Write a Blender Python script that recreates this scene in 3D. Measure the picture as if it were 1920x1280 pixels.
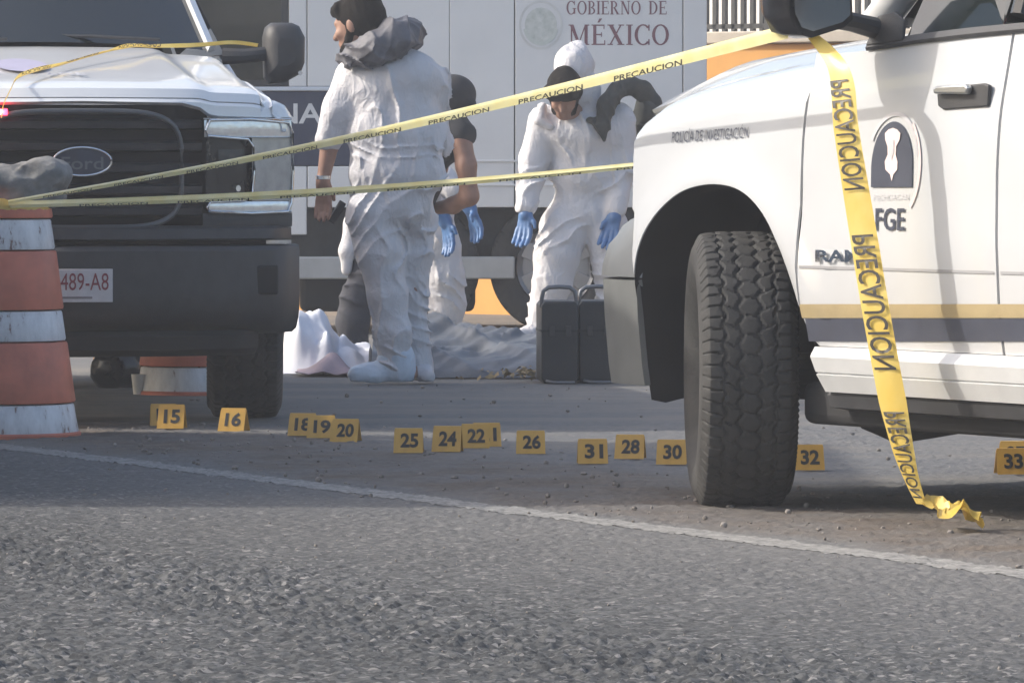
import bpy, bmesh, math, random
import numpy as np
from mathutils import Vector, Matrix, noise as mnoise

random.seed(7); RNG = np.random.default_rng(7)
for o in list(bpy.data.objects): bpy.data.objects.remove(o)
SC = bpy.context.scene
COL = SC.collection

# ------------------------------------------------------------------ camera
CAM_H = 1.05            # eye height of a crouching photographer
FPX = 11500.0           # focal length in photograph pixels (1920 wide)
HORIZON = 283.0
cam_d = bpy.data.cameras.new('camera'); cam = bpy.data.objects.new('camera', cam_d); COL.objects.link(cam)
cam_d.sensor_width = 36.0; cam_d.lens = FPX / 1920.0 * 36.0
cam_d.clip_start = 0.5; cam_d.clip_end = 2000.0
cam.location = (0, 0, CAM_H)
cam.rotation_euler = (math.radians(90) - math.atan((640 - HORIZON) / FPX), 0, 0)
SC.camera = cam

# ------------------------------------------------------------------ light
SUN_TO = Vector((-0.80, 0.08, 0.56)).normalized()
elev = math.asin(SUN_TO.z); azim = math.atan2(SUN_TO.x, SUN_TO.y)
world = bpy.data.worlds.new('World'); SC.world = world; world.use_nodes = True
wn = world.node_tree; wn.nodes.clear()
w_out = wn.nodes.new('ShaderNodeOutputWorld'); w_bg = wn.nodes.new('ShaderNodeBackground'); w_sky = wn.nodes.new('ShaderNodeTexSky')
w_sky.sky_type = 'NISHITA'; w_sky.sun_disc = False
w_sky.sun_elevation = elev; w_sky.sun_rotation = azim % (2 * math.pi)
w_sky.dust_density = 4.0; w_sky.air_density = 1.0; w_sky.ozone_density = 0.8
w_bg.inputs['Strength'].default_value = 0.15
wn.links.new(w_sky.outputs[0], w_bg.inputs[0]); wn.links.new(w_bg.outputs[0], w_out.inputs[0])
sun_d = bpy.data.lights.new('sun', 'SUN'); sun = bpy.data.objects.new('sun', sun_d); COL.objects.link(sun)
sun_d.energy = 2.1; sun_d.angle = math.radians(0.9); sun_d.color = (1.0, 0.95, 0.87)
sun.rotation_euler = SUN_TO.to_track_quat('Z', 'Y').to_euler()
SC.view_settings.view_transform = 'Standard'; SC.view_settings.look = 'None'
SC.view_settings.gamma = 1.0; SC.view_settings.use_curve_mapping = False
SC.view_settings.exposure = 0.82
try:
    SC.cycles.max_bounces = 6; SC.cycles.use_denoising = True; SC.cycles.volume_bounces = 0
except Exception: pass

# ------------------------------------------------------------------ helpers
def P(px, py, Y):
    """a point of the place from its bearing in the photograph and its real distance"""
    return Vector(((px - 960.0) * Y / FPX, Y, CAM_H - (py - HORIZON) * Y / FPX))
def GY(py): return FPX * CAM_H / (py - HORIZON)      # distance of a ground point

MATS = {}
def mat(name, color, rough=0.6, metal=0.0, var=0.12, scale=8.0, bump=0.0, bscale=60.0, coat=0.0, spec=0.5,
        trans=0.0, emit=None, color2=None, stretch=None, sheen=0.0):
    if name in MATS: return MATS[name]
    m = bpy.data.materials.new(name); m.use_nodes = True; MATS[name] = m
    nt = m.node_tree; b = nt.nodes['Principled BSDF']; L = nt.links
    tc = nt.nodes.new('ShaderNodeTexCoord'); src = tc.outputs['Object']
    if stretch:
        mp = nt.nodes.new('ShaderNodeMapping'); mp.inputs['Scale'].default_value = stretch
        L.new(src, mp.inputs[0]); src = mp.outputs[0]
    n = nt.nodes.new('ShaderNodeTexNoise'); n.inputs['Scale'].default_value = scale; n.inputs['Detail'].default_value = 6; n.inputs['Roughness'].default_value = 0.62
    L.new(src, n.inputs['Vector'])
    r = nt.nodes.new('ShaderNodeValToRGB')
    c = Vector(color)
    lo = c * (1 - var); hi = Vector(color2) if color2 else c * (1 + var * 0.6)
    r.color_ramp.elements[0].position = 0.32; r.color_ramp.elements[1].position = 0.68
    r.color_ramp.elements[0].color = (*lo, 1); r.color_ramp.elements[1].color = (min(hi[0], .95), min(hi[1], .95), min(hi[2], .95), 1)
    L.new(n.outputs['Fac'], r.inputs[0]); L.new(r.outputs[0], b.inputs['Base Color'])
    mr = nt.nodes.new('ShaderNodeMapRange'); mr.inputs['To Min'].default_value = max(0.02, rough * 0.82); mr.inputs['To Max'].default_value = min(1, rough * 1.2)
    L.new(n.outputs['Fac'], mr.inputs['Value']); L.new(mr.outputs[0], b.inputs['Roughness'])
    b.inputs['Metallic'].default_value = metal
    b.inputs['Specular IOR Level'].default_value = spec
    b.inputs['Coat Weight'].default_value = coat; b.inputs['Coat Roughness'].default_value = 0.06
    b.inputs['Transmission Weight'].default_value = trans
    if sheen: b.inputs['Sheen Weight'].default_value = sheen
    if emit:
        b.inputs['Emission Color'].default_value = (*emit[0], 1); b.inputs['Emission Strength'].default_value = emit[1]
    if bump:
        n2 = nt.nodes.new('ShaderNodeTexNoise'); n2.inputs['Scale'].default_value = bscale; n2.inputs['Detail'].default_value = 5
        L.new(src, n2.inputs['Vector'])
        bp = nt.nodes.new('ShaderNodeBump'); bp.inputs['Strength'].default_value = bump; bp.inputs['Distance'].default_value = 0.01
        L.new(n2.outputs['Fac'], bp.inputs['Height']); L.new(bp.outputs[0], b.inputs['Normal'])
    return m

M_WHITE = mat('white car paint', (.78, .79, .79), .30, var=.03, scale=3, coat=.7)
M_WHITER = mat('white patrol paint', (.56, .575, .59), .22, var=.04, scale=3, coat=.8)
M_WHITE2 = mat('white truck panel', (.66, .67, .675), .45, var=.06, scale=2.5, bump=.06, bscale=3)
M_BLACK = mat('black plastic', (.038, .039, .042), .55, var=.25, scale=14, bump=.15, bscale=180)
M_GLOSSB = mat('gloss black', (.016, .016, .018), .22, var=.2)
M_DARK = mat('dark underbody', (.018, .018, .019), .85, var=.3, scale=10)
M_GLASS = mat('tinted glass', (.012, .016, .016), .04, var=.1, spec=.75)
M_CHROME = mat('chrome', (.72, .73, .74), .14, metal=1, var=.05)
M_SILVER = mat('satin silver', (.50, .51, .51), .34, metal=.85, var=.08)
M_GREYP = mat('grey bumper', (.20, .205, .205), .36, metal=.35, var=.12, scale=5)
M_TYRE = mat('tyre rubber', (.020, .021, .022), .82, var=.35, scale=9, bump=.2, bscale=90, color2=(.050, .049, .047))
M_RIM = mat('wheel rim', (.42, .42, .43), .35, metal=.8)
M_NAVY = mat('navy print', (.050, .058, .085), .4, var=.15)
M_GOLD = mat('ochre stripe', (.37, .29, .15), .4, var=.1, scale=12)
M_GREYPR = mat('pale grey print', (.50, .50, .53), .5)
M_PINK = mat('pale pink print', (.72, .60, .60), .5)
M_TAPE = None
M_LENS = mat('lamp lens', (.80, .80, .78), .16, metal=.55, var=.12, scale=40, coat=1, bump=.25, bscale=30)
def cloth_mat(name, c, k=1.0):
    m = mat(name, c, .72, var=.06, scale=6); nt = m.node_tree; b = nt.nodes['Principled BSDF']; L = nt.links; N = nt.nodes.new
    tc = N('ShaderNodeTexCoord'); tot = None
    for sc, st, w in ((6, (1, 1, .55), 1.0), (15, (1.2, 1.2, .7), .45), (42, (1, 1, 1.3), .12)):
        mp = N('ShaderNodeMapping'); mp.inputs['Scale'].default_value = st; mp.inputs['Rotation'].default_value = (.5, .35, 0); L.new(tc.outputs['Object'], mp.inputs[0])
        n = N('ShaderNodeTexNoise'); n.inputs['Scale'].default_value = sc; n.inputs['Detail'].default_value = 2; n.inputs['Distortion'].default_value = .6; L.new(mp.outputs[0], n.inputs['Vector'])
        a = N('ShaderNodeMath'); a.operation = 'SUBTRACT'; L.new(n.outputs['Fac'], a.inputs[0]); a.inputs[1].default_value = .5
        ab = N('ShaderNodeMath'); ab.operation = 'ABSOLUTE'; L.new(a.outputs[0], ab.inputs[0])
        mu = N('ShaderNodeMath'); mu.operation = 'MULTIPLY'; L.new(ab.outputs[0], mu.inputs[0]); mu.inputs[1].default_value = -w * 6
        if tot is None: tot = mu.outputs[0]
        else:
            ad = N('ShaderNodeMath'); L.new(tot, ad.inputs[0]); L.new(mu.outputs[0], ad.inputs[1]); tot = ad.outputs[0]
    bp = N('ShaderNodeBump'); bp.inputs['Strength'].default_value = .30 * k; bp.inputs['Distance'].default_value = .02; L.new(tot, bp.inputs['Height']); L.new(bp.outputs[0], b.inputs['Normal'])
    return m
M_COVER = cloth_mat('white coverall cloth', (.60, .59, .605))
M_COVERB = mat('pale blue shoe cover', (.55, .63, .72), .6, var=.1, scale=9, bump=.3, bscale=50)
M_SKIN = mat('brown skin', (.30, .165, .115), .55, var=.14, scale=18, bump=.1, bscale=120)
M_HAIR = mat('black hair', (.009, .007, .006), .8, var=.4, scale=60, bump=.4, bscale=140, spec=.15)
M_GLOVE = mat('blue nitrile glove', (.075, .17, .36), .42, var=.2, scale=16, bump=.2, bscale=60)
M_HOODG = mat('grey hood lining', (.11, .11, .125), .6, var=.3, scale=14, bump=.4, bscale=40)
M_SHIRT = mat('black shirt', (.024, .025, .03), .85, var=.3, scale=14)
M_TROUS = mat('dark trousers', (.038, .040, .052), .85, var=.25, scale=10, bump=.3, bscale=40)

def road_dust(m, z0=.30, z1=.85, c=(.36, .31, .25), amount=.55):
    nt = m.node_tree; b = nt.nodes['Principled BSDF']; L = nt.links; N = nt.nodes.new
    src = b.inputs['Base Color'].links[0].from_socket
    tc = N('ShaderNodeTexCoord'); sp = N('ShaderNodeSeparateXYZ'); L.new(tc.outputs['Object'], sp.inputs[0])
    mr = N('ShaderNodeMapRange'); mr.inputs['From Min'].default_value = z1; mr.inputs['From Max'].default_value = z0; L.new(sp.outputs['Z'], mr.inputs['Value'])
    n = N('ShaderNodeTexNoise'); n.inputs['Scale'].default_value = 7; n.inputs['Detail'].default_value = 7; n.inputs['Roughness'].default_value = .7; L.new(tc.outputs['Object'], n.inputs['Vector'])
    mu = N('ShaderNodeMath'); mu.operation = 'MULTIPLY'; L.new(mr.outputs[0], mu.inputs[0]); L.new(n.outputs['Fac'], mu.inputs[1])
    m2 = N('ShaderNodeMath'); m2.operation = 'MULTIPLY'; L.new(mu.outputs[0], m2.inputs[0]); m2.inputs[1].default_value = amount
    mx = N('ShaderNodeMix'); mx.data_type = 'RGBA'; L.new(m2.outputs[0], mx.inputs['Factor']); L.new(src, mx.inputs[6]); mx.inputs[7].default_value = (*c, 1)
    L.new(mx.outputs[2], b.inputs['Base Color'])
road_dust(M_WHITER); road_dust(M_NAVY, .3, .8, amount=.15); road_dust(M_GOLD, .3, .9, amount=.35)
road_dust(M_TYRE, -.45, .30, (.11, .10, .085), .40)

def shade(me, angle=35):
    for p in me.polygons: p.use_smooth = True
    try: me.set_sharp_from_angle(angle=math.radians(angle))
    except Exception: pass

class MB:
    def __init__(s): s.v = []; s.f = []
    def add(s, vs, fs):
        k = len(s.v); s.v += [tuple(v) for v in vs]; s.f += [tuple(i + k for i in f) for f in fs]; return s
    def box(s, a, b, taper=None):
        x0, y0, z0 = a; x1, y1, z1 = b
        vs = [(x0, y0, z0), (x1, y0, z0), (x1, y1, z0), (x0, y1, z0), (x0, y0, z1), (x1, y0, z1), (x1, y1, z1), (x0, y1, z1)]
        return s.add(vs, [(3, 2, 1, 0), (4, 5, 6, 7), (0, 1, 5, 4), (1, 2, 6, 5), (2, 3, 7, 6), (3, 0, 4, 7)])
    def grid(s, rows, flip=False, close_u=False):
        n = len(rows); m = len(rows[0]); fs = []
        vs = [p for r in rows for p in r]
        for i in range(n - (0 if close_u else 1)):
            for j in range(m - 1):
                a = i * m + j; b = ((i + 1) % n) * m + j
                q = (a, b, b + 1, a + 1)
                fs.append(q[::-1] if flip else q)
        return s.add(vs, fs)
    def tube(s, pts, r, n=10, caps=True):
        pts = [Vector(p) for p in pts]; rows = []
        rr = r if isinstance(r, (list, tuple)) else [r] * len(pts)
        up = Vector((0, 0, 1))
        for i, p in enumerate(pts):
            t = (pts[min(i + 1, len(pts) - 1)] - pts[max(i - 1, 0)]).normalized()
            a = t.cross(up)
            if a.length < 1e-3: a = t.cross(Vector((0, 1, 0)))
            a.normalize(); b = a.cross(t)
            rows.append([p + (a * math.cos(2 * math.pi * k / n) + b * math.sin(2 * math.pi * k / n)) * rr[i] for k in range(n)])
        k0 = len(s.v); m = n; fs = []
        for i in range(len(pts) - 1):
            for j in range(m):
                a = i * m + j; b = i * m + (j + 1) % m
                fs.append((a, b, b + m, a + m))
        if caps:
            fs.append(tuple(range(m))[::-1]); fs.append(tuple((len(pts) - 1) * m + k for k in range(m)))
        return s.add([p for r_ in rows for p in r_], fs)
    def lathe(s, prof, n=32, axis='z', c=(0, 0, 0)):
        rows = []
        for k in range(n):
            a = 2 * math.pi * k / n; ca, sa = math.cos(a), math.sin(a); row = []
            for r, h in prof:
                p = (r * ca, r * sa, h) if axis == 'z' else (r * ca, h, r * sa)
                row.append((p[0] + c[0], p[1] + c[1], p[2] + c[2]))
            rows.append(row)
        return s.grid(rows, close_u=True)
    def prism(s, poly, a, b, fn):
        """polygon (2D) extruded between parameter a and b; fn(p, t) gives the 3D point"""
        n = len(poly); vs = [fn(p, a) for p in poly] + [fn(p, b) for p in poly]
        fs = [tuple(range(n))[::-1], tuple(range(n, 2 * n))]
        for i in range(n): fs.append((i, (i + 1) % n, n + (i + 1) % n, n + i))
        return s.add(vs, fs)
    def build(s, name, m, parent=None, angle=35, bevel=0, solid=0, solid_off=-1, fix=True, kind=None):
        me = bpy.data.meshes.new(name); me.from_pydata(s.v, [], s.f)
        if fix:
            bm = bmesh.new(); bm.from_mesh(me); bmesh.ops.recalc_face_normals(bm, faces=bm.faces); bm.to_mesh(me); bm.free()
        me.update(); shade(me, angle)
        o = bpy.data.objects.new(name, me); COL.objects.link(o); me.materials.append(m)
        if parent: o.parent = parent
        if solid:
            md = o.modifiers.new('thickness', 'SOLIDIFY'); md.thickness = solid; md.offset = solid_off
            md = o.modifiers.new('crisp', 'EDGE_SPLIT'); md.split_angle = math.radians(45); md.use_edge_sharp = False
        if bevel:
            md = o.modifiers.new('edge', 'BEVEL'); md.width = bevel; md.segments = 3; md.limit_method = 'ANGLE'; md.angle_limit = math.radians(40)
        if kind: o['kind'] = kind
        return o

def empty(name, loc=(0, 0, 0), rz=0.0, label=None, cat=None, group=None):
    o = bpy.data.objects.new(name, None); COL.objects.link(o); o.location = loc; o.rotation_euler = (0, 0, rz); o.empty_display_size = .1
    return tag(o, label, cat, group) if label else o
def tag(o, label, cat, group=None):
    o['label'] = label; o['category'] = cat
    if group: o['group'] = group
    return o
def structure(o): o['kind'] = 'structure'; return o
def copy_tree(o, parent=None):
    c = o.copy(); COL.objects.link(c); c.parent = parent
    for ch in list(o.children): copy_tree(ch, c)
    return c

_TXT = {}
def text_geo(s, bold=0.0):
    """outline of a word in Blender's own font: verts (x, y) with cap height 1, faces"""
    key = (s, bold)
    if key in _TXT: return _TXT[key]
    cu = bpy.data.curves.new('word', 'FONT'); cu.body = s; cu.resolution_u = 3; cu.offset = bold
    ob = bpy.data.objects.new('word', cu); COL.objects.link(ob)
    dg = bpy.context.evaluated_depsgraph_get(); me = bpy.data.meshes.new_from_object(ob.evaluated_get(dg))
    v = np.array([tuple(q.co)[:2] for q in me.vertices]) if len(me.vertices) else np.zeros((0, 2))
    f = [tuple(p.vertices) for p in me.polygons]
    bpy.data.objects.remove(ob); bpy.data.curves.remove(cu); bpy.data.meshes.remove(me)
    v = v - v.min(0) * np.array([1, 0]); v[:, 1] /= 0.69
    w = v[:, 0].max(); _TXT[key] = (v, f, w); return _TXT[key]

for _s, _b in (('POLICÍA DE INVESTIGACIÓN', .006), ('FGE', .015), ('FGE', .01), ('MICHOACAN', 0.0), ('RAM', .03), ('Ford', .01), ('489-A8', 0.0), ('NACIONAL', .018), ('PRECAUCION', .01), ('PRECAUCION', .012)) + tuple((n, .035) for n in '14 15 16 18 19 20 25 24 22 21 26 31 28 30 32 33 27'.split()): text_geo(_s, _b)
# ---- implicit surfaces for bodies, cloth, stones -------------------------------------------
_PERM = RNG.integers(0, 1 << 30, 4096).astype(np.int64); _VAL = RNG.random(4096).astype(np.float32)
def vnoise(p):
    i = np.floor(p).astype(np.int64); f = (p - i).astype(np.float32); f = f * f * (3 - 2 * f)
    def h(a, b, c): return _VAL[(_PERM[(_PERM[(_PERM[a & 4095] + b) & 4095] + c) & 4095]) & 4095]
    x, y, z = i[..., 0], i[..., 1], i[..., 2]; fx, fy, fz = f[..., 0], f[..., 1], f[..., 2]
    def lx(b, c): return h(x, y + b, z + c) * (1 - fx) + h(x + 1, y + b, z + c) * fx
    a0 = lx(0, 0) * (1 - fy) + lx(1, 0) * fy; a1 = lx(0, 1) * (1 - fy) + lx(1, 1) * fy
    return a0 * (1 - fz) + a1 * fz
def fbm(p, o=3):
    s = 0; a = 1; t = 0
    for _ in range(o): s = s + a * vnoise(p); t += a; a *= .5; p = p * 2.03 + 17.3
    return s / t
def ridged(p): return 1 - np.abs(vnoise(p) * 2 - 1)

class Field:
    def __init__(s): s.pr = []
    def cap(s, a, b, ra, rb, k=.03): s.pr.append(('c', Vector(a), Vector(b), ra, rb, k)); return s
    def chain(s, pts, rs, k=.03):
        for i in range(len(pts) - 1): s.cap(pts[i], pts[i + 1], rs[i], rs[i + 1], k)
        return s
    def ell(s, c, r, k=.04, rot=None): s.pr.append(('e', Vector(c), r, rot, k)); return s
    def cut(s, c, n): s.pr.append(('p', Vector(c), Vector(n).normalized())); return s
    def mesh(s, name, m, h=.01, wr=0.0, wscale=(9, 9, 5), wr2=0.0, parent=None, seed=0.0, kind=None, folds=()):
        lo = np.array([1e9] * 3); hi = -lo
        for q in s.pr:
            if q[0] == 'c':
                for c, r in ((q[1], q[3]), (q[2], q[4])): lo = np.minimum(lo, np.array(c) - r); hi = np.maximum(hi, np.array(c) + r)
            elif q[0] == 'e': R = max(q[2]); lo = np.minimum(lo, np.array(q[1]) - R); hi = np.maximum(hi, np.array(q[1]) + R)
        lo -= 4 * h + .02; hi += 4 * h + .02
        n = np.ceil((hi - lo) / h).astype(int) + 1
        ax = [(lo[i] + h * np.arange(n[i])).astype(np.float32) for i in range(3)]
        f = np.full(tuple(n), 1.0, np.float32)
        for q in s.pr:
            if q[0] == 'p':
                X, Y, Z = ax[0][:, None, None], ax[1][None, :, None], ax[2][None, None, :]
                d = (X - q[1].x) * q[2].x + (Y - q[1].y) * q[2].y + (Z - q[1].z) * q[2].z
                f = np.maximum(f, d); continue
            k = q[5] if q[0] == 'c' else q[4]
            mg = .09 + k
            if q[0] == 'c':
                R = max(q[3], q[4]) + mg; l = np.minimum(np.array(q[1]), np.array(q[2])) - R; u = np.maximum(np.array(q[1]), np.array(q[2])) + R
            else:
                R = max(q[2]) + mg; l = np.array(q[1]) - R; u = np.array(q[1]) + R
            i0 = np.clip(((l - lo) / h).astype(int), 0, n - 1); i1 = np.clip(((u - lo) / h).astype(int) + 2, 1, n)
            sl = tuple(slice(i0[i], i1[i]) for i in range(3))
            X, Y, Z = ax[0][sl[0]][:, None, None], ax[1][sl[1]][None, :, None], ax[2][sl[2]][None, None, :]
            if q[0] == 'c':
                a, b, ra, rb = q[1], q[2], q[3], q[4]; d = b - a; L2 = max(d.length_squared, 1e-9)
                t = np.clip(((X - a.x) * d.x + (Y - a.y) * d.y + (Z - a.z) * d.z) / L2, 0, 1)
                g = np.sqrt((X - a.x - t * d.x) ** 2 + (Y - a.y - t * d.y) ** 2 + (Z - a.z - t * d.z) ** 2) - (ra + (rb - ra) * t)
            else:
                c, r, rot = q[1], q[2], q[3]
                x, y, z = X - c.x, Y - c.y, Z - c.z
                if rot is not None:
                    Mt = rot.inverted()
                    x, y, z = (Mt[0][0] * x + Mt[0][1] * y + Mt[0][2] * z), (Mt[1][0] * x + Mt[1][1] * y + Mt[1][2] * z), (Mt[2][0] * x + Mt[2][1] * y + Mt[2][2] * z)
                k0 = np.sqrt((x / r[0]) ** 2 + (y / r[1]) ** 2 + (z / r[2]) ** 2)
                k1 = np.sqrt((x / r[0] ** 2) ** 2 + (y / r[1] ** 2) ** 2 + (z / r[2] ** 2) ** 2) + 1e-6
                g = k0 * (k0 - 1) / k1
            e = f[sl]
            hh = np.clip(.5 + .5 * (e - g) / k, 0, 1)
            f[sl] = e * (1 - hh) + g * hh - k * hh * (1 - hh)
        if wr or wr2 or folds:
            idx = np.argwhere(np.abs(f) < .05)
            p = lo + idx * h + seed
            w = 0
            if wr:
                q = p + .06 * (np.stack([vnoise(p * 4), vnoise(p * 4 + 9), vnoise(p * 4 + 21)], -1) - .5)
                amt = .35 + .9 * vnoise(p * 3.1 + 5)
                w = w + wr * amt * (ridged(q * np.array(wscale)) ** 2 - .35)
            for d, fq, amp, z0, z1, ms in folds:      # crisp drape folds across direction d, between two heights
                d = np.array(d, float); d /= np.linalg.norm(d)
                ph = p @ d * fq + 1.6 * (fbm(p * 4.3 + ms, 2) - .5) * 2
                zz = p[:, 2] - seed; msk = np.clip((zz - z0) / .08, 0, 1) * np.clip((z1 - zz) / .08, 0, 1) * np.clip((vnoise(p * 5.1 + ms) - .38) * 3.2, 0, 1)
                w = w + 1.0 * amp * msk * ((1 - np.abs(np.sin(np.pi * ph))) ** 2.5 - .18)
            if wr2: w = w + wr2 * (fbm(p * 14, 3) - .5) * 2
            f[idx[:, 0], idx[:, 1], idx[:, 2]] -= w.astype(np.float32)
        v, fc = surface_nets(f, lo, h)
        me = bpy.data.meshes.new(name)
        me.vertices.add(len(v)); me.vertices.foreach_set('co', v.astype(np.float32).ravel())
        me.loops.add(fc.size); me.loops.foreach_set('vertex_index', fc.astype(np.int32).ravel())
        me.polygons.add(len(fc)); me.polygons.foreach_set('loop_start', np.arange(0, fc.size, 4, dtype=np.int32))
        me.update(calc_edges=True); me.validate(); shade(me, 80)
        o = bpy.data.objects.new(name, me); COL.objects.link(o); me.materials.append(m)
        if parent: o.parent = parent
        if kind: o['kind'] = kind
        return o

def surface_nets(f, lo, h):
    s = f < 0; n = np.array(f.shape) - 1
    corners = [(i, j, k) for i in (0, 1) for j in (0, 1) for k in (0, 1)]
    cnt = np.zeros(tuple(n), np.int8)
    for c in corners: cnt += s[c[0]:c[0] + n[0], c[1]:c[1] + n[1], c[2]:c[2] + n[2]]
    cells = np.argwhere((cnt > 0) & (cnt < 8))
    ids = np.full(tuple(n), -1, np.int64); ids[cells[:, 0], cells[:, 1], cells[:, 2]] = np.arange(len(cells))
    acc = np.zeros((len(cells), 3)); num = np.zeros(len(cells))
    val = {c: f[cells[:, 0] + c[0], cells[:, 1] + c[1], cells[:, 2] + c[2]].astype(np.float64) for c in corners}
    for a in corners:
        for d in range(3):
            if a[d]: continue
            b = list(a); b[d] = 1; b = tuple(b)
            va, vb = val[a], val[b]; cr = (va < 0) != (vb < 0)
            t = np.where(cr, va / np.where(va == vb, 1, va - vb), 0)
            p = np.array(a, float)[None] + t[:, None] * (np.array(b) - np.array(a))[None]
            acc += np.where(cr[:, None], p, 0); num += cr
    v = lo + (cells + acc / np.maximum(num, 1)[:, None]) * h
    fs = []
    for d in range(3):
        e = [0, 0, 0]; e[d] = 1
        A = s[:n[0] + 1 - e[0], :n[1] + 1 - e[1], :n[2] + 1 - e[2]]; B = s[e[0]:, e[1]:, e[2]:]
        cr = np.argwhere(A != B); o1, o2 = [(1, 2), (2, 0), (0, 1)][d]
        ok = (cr[:, o1] > 0) & (cr[:, o2] > 0) & (cr[:, o1] < n[o1]) & (cr[:, o2] < n[o2]); cr = cr[ok]
        inside = A[cr[:, 0], cr[:, 1], cr[:, 2]]
        def g(da, db):
            q = cr.copy(); q[:, o1] -= da; q[:, o2] -= db; return ids[q[:, 0], q[:, 1], q[:, 2]]
        q = np.stack([g(1, 1), g(0, 1), g(0, 0), g(1, 0)], 1)
        q[~inside] = q[~inside][:, ::-1]; fs.append(q)
    return v, np.concatenate(fs)
# ------------------------------------------------------------------ ground, road, line
L0 = Vector((-1.83, 21.9, 0)); L1 = Vector((1.273, 15.25, 0))
LA = (L1 - L0).normalized(); LN = Vector((-LA.y, LA.x, 0)) * -1     # LN points to the carriageway (camera side)
if (Vector((0, 0, 0)) - L0).dot(LN) < 0: LN = -LN

def ground_material():
    m = bpy.data.materials.new('road surface'); m.use_nodes = True; nt = m.node_tree; L = nt.links; b = nt.nodes['Principled BSDF']
    N = nt.nodes.new
    geo = N('ShaderNodeNewGeometry'); pos = geo.outputs['Position']
    def math_(op, a, b_=None, c=None):
        n = N('ShaderNodeMath'); n.operation = op
        for i, x in enumerate((a, b_, c)):
            if x is None: continue
            if isinstance(x, (int, float)): n.inputs[i].default_value = x
            else: L.new(x, n.inputs[i])
        return n.outputs[0]
    def noise(scale, detail=5, stretch=(1, 1, 1), rough=.6, rot=0):
        mp = N('ShaderNodeMapping'); mp.inputs['Scale'].default_value = stretch; mp.inputs['Rotation'].default_value = (0, 0, rot); L.new(pos, mp.inputs[0])
        n = N('ShaderNodeTexNoise'); n.inputs['Scale'].default_value = scale; n.inputs['Detail'].default_value = detail; n.inputs['Roughness'].default_value = rough
        L.new(mp.outputs[0], n.inputs['Vector']); return n.outputs['Fac']
    def ramp(x, stops):
        r = N('ShaderNodeValToRGB'); e = r.color_ramp.elements
        while len(e) < len(stops): e.new(.5)
        for q, (p_, c) in zip(e, stops): q.position = p_; q.color = (*c, 1) if not isinstance(c, (int, float)) else (c, c, c, 1)
        L.new(x, r.inputs[0]); return r.outputs[0]
    def mix(f, a, c):
        n = N('ShaderNodeMix'); n.data_type = 'RGBA'; L.new(f, n.inputs['Factor'])
        for x, k in ((a, 6), (c, 7)):
            if isinstance(x, tuple): n.inputs[k].default_value = (*x, 1)
            else: L.new(x, n.inputs[k])
        return n.outputs[2]
    dp = N('ShaderNodeVectorMath'); dp.operation = 'DOT_PRODUCT'; L.new(pos, dp.inputs[0]); dp.inputs[1].default_value = tuple(LN)
    d = math_('SUBTRACT', dp.outputs['Value'], L0.dot(LN))           # metres from the edge line, + on the carriageway
    wob = math_('MULTIPLY', math_('SUBTRACT', noise(1.3, 3), .5), .5)
    dw = math_('ADD', d, wob)
    # asphalt with chips
    vo = N('ShaderNodeTexVoronoi'); vo.inputs['Scale'].default_value = 60; L.new(pos, vo.inputs['Vector'])
    sep = N('ShaderNodeSeparateColor'); L.new(vo.outputs['Color'], sep.inputs[0])
    asp = ramp(sep.outputs[0], [(0, (.040, .042, .043)), (.5, (.080, .082, .082)), (.9, (.118, .120, .119)), (1, (.26, .25, .24))])
    blot = ramp(noise(.9, 5, (1, .5, 1)), [(.3, .82), (.7, 1.12)])
    mm = N('ShaderNodeMix'); mm.data_type = 'RGBA'; mm.blend_type = 'MULTIPLY'; mm.inputs['Factor'].default_value = 1; L.new(asp, mm.inputs[6]); L.new(blot, mm.inputs[7])
    asp = mm.outputs[2]
    lite = N('ShaderNodeMapRange'); lite.inputs['From Min'].default_value = 1.6; lite.inputs['From Max'].default_value = -.2; lite.inputs['To Min'].default_value = .0; lite.inputs['To Max'].default_value = .75; L.new(dw, lite.inputs['Value'])
    dusty = ramp(noise(14, 6, rough=.7), [(.3, (.16, .16, .16)), (.7, (.22, .218, .213))])
    asp = mix(lite.outputs[0], asp, dusty)  # dusty tone, raised toward the lane so its colour also lifts the shade
    # brown soil blown along the edge
    soil = ramp(noise(9, 7, rough=.7), [(.25, (.085, .070, .058)), (.5, (.135, .112, .092)), (.78, (.20, .168, .14))])
    side = N('ShaderNodeMapRange'); side.inputs['From Min'].default_value = -.02; side.inputs['From Max'].default_value = -.28; side.interpolation_type = 'SMOOTHSTEP'; L.new(dw, side.inputs['Value'])
    far = N('ShaderNodeMapRange'); far.inputs['From Min'].default_value = -1.5; far.inputs['From Max'].default_value = -.9; far.interpolation_type = 'SMOOTHSTEP'; L.new(dw, far.inputs['Value'])
    patch = ramp(noise(2.2, 5), [(.35, .25), (.62, 1.0)])
    f_soil = math_('MULTIPLY', math_('MULTIPLY', side.outputs[0], far.outputs[0]), patch)
    c1 = mix(f_soil, asp, soil)
    # pale streaks over the closed lane
    streak = ramp(noise(1.1, 6, (.55, 1.6, 1), .65), [(.45, 0.0), (.64, .9)])
    inner = N('ShaderNodeMapRange'); inner.inputs['From Min'].default_value = -.7; inner.inputs['From Max'].default_value = -1.4; L.new(d, inner.inputs['Value'])
    c2 = mix(math_('MULTIPLY', streak, inner.outputs[0]), c1, (.225, .21, .185))
    L.new(c2, b.inputs['Base Color'])
    b.inputs['Roughness'].default_value = .9; b.inputs['Specular IOR Level'].default_value = .25
    bp = N('ShaderNodeBump'); bp.inputs['Strength'].default_value = .6; bp.inputs['Distance'].default_value = .012
    hh = math_('ADD', math_('MULTIPLY', vo.outputs['Distance'], -60.0), noise(70, 4))
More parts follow.
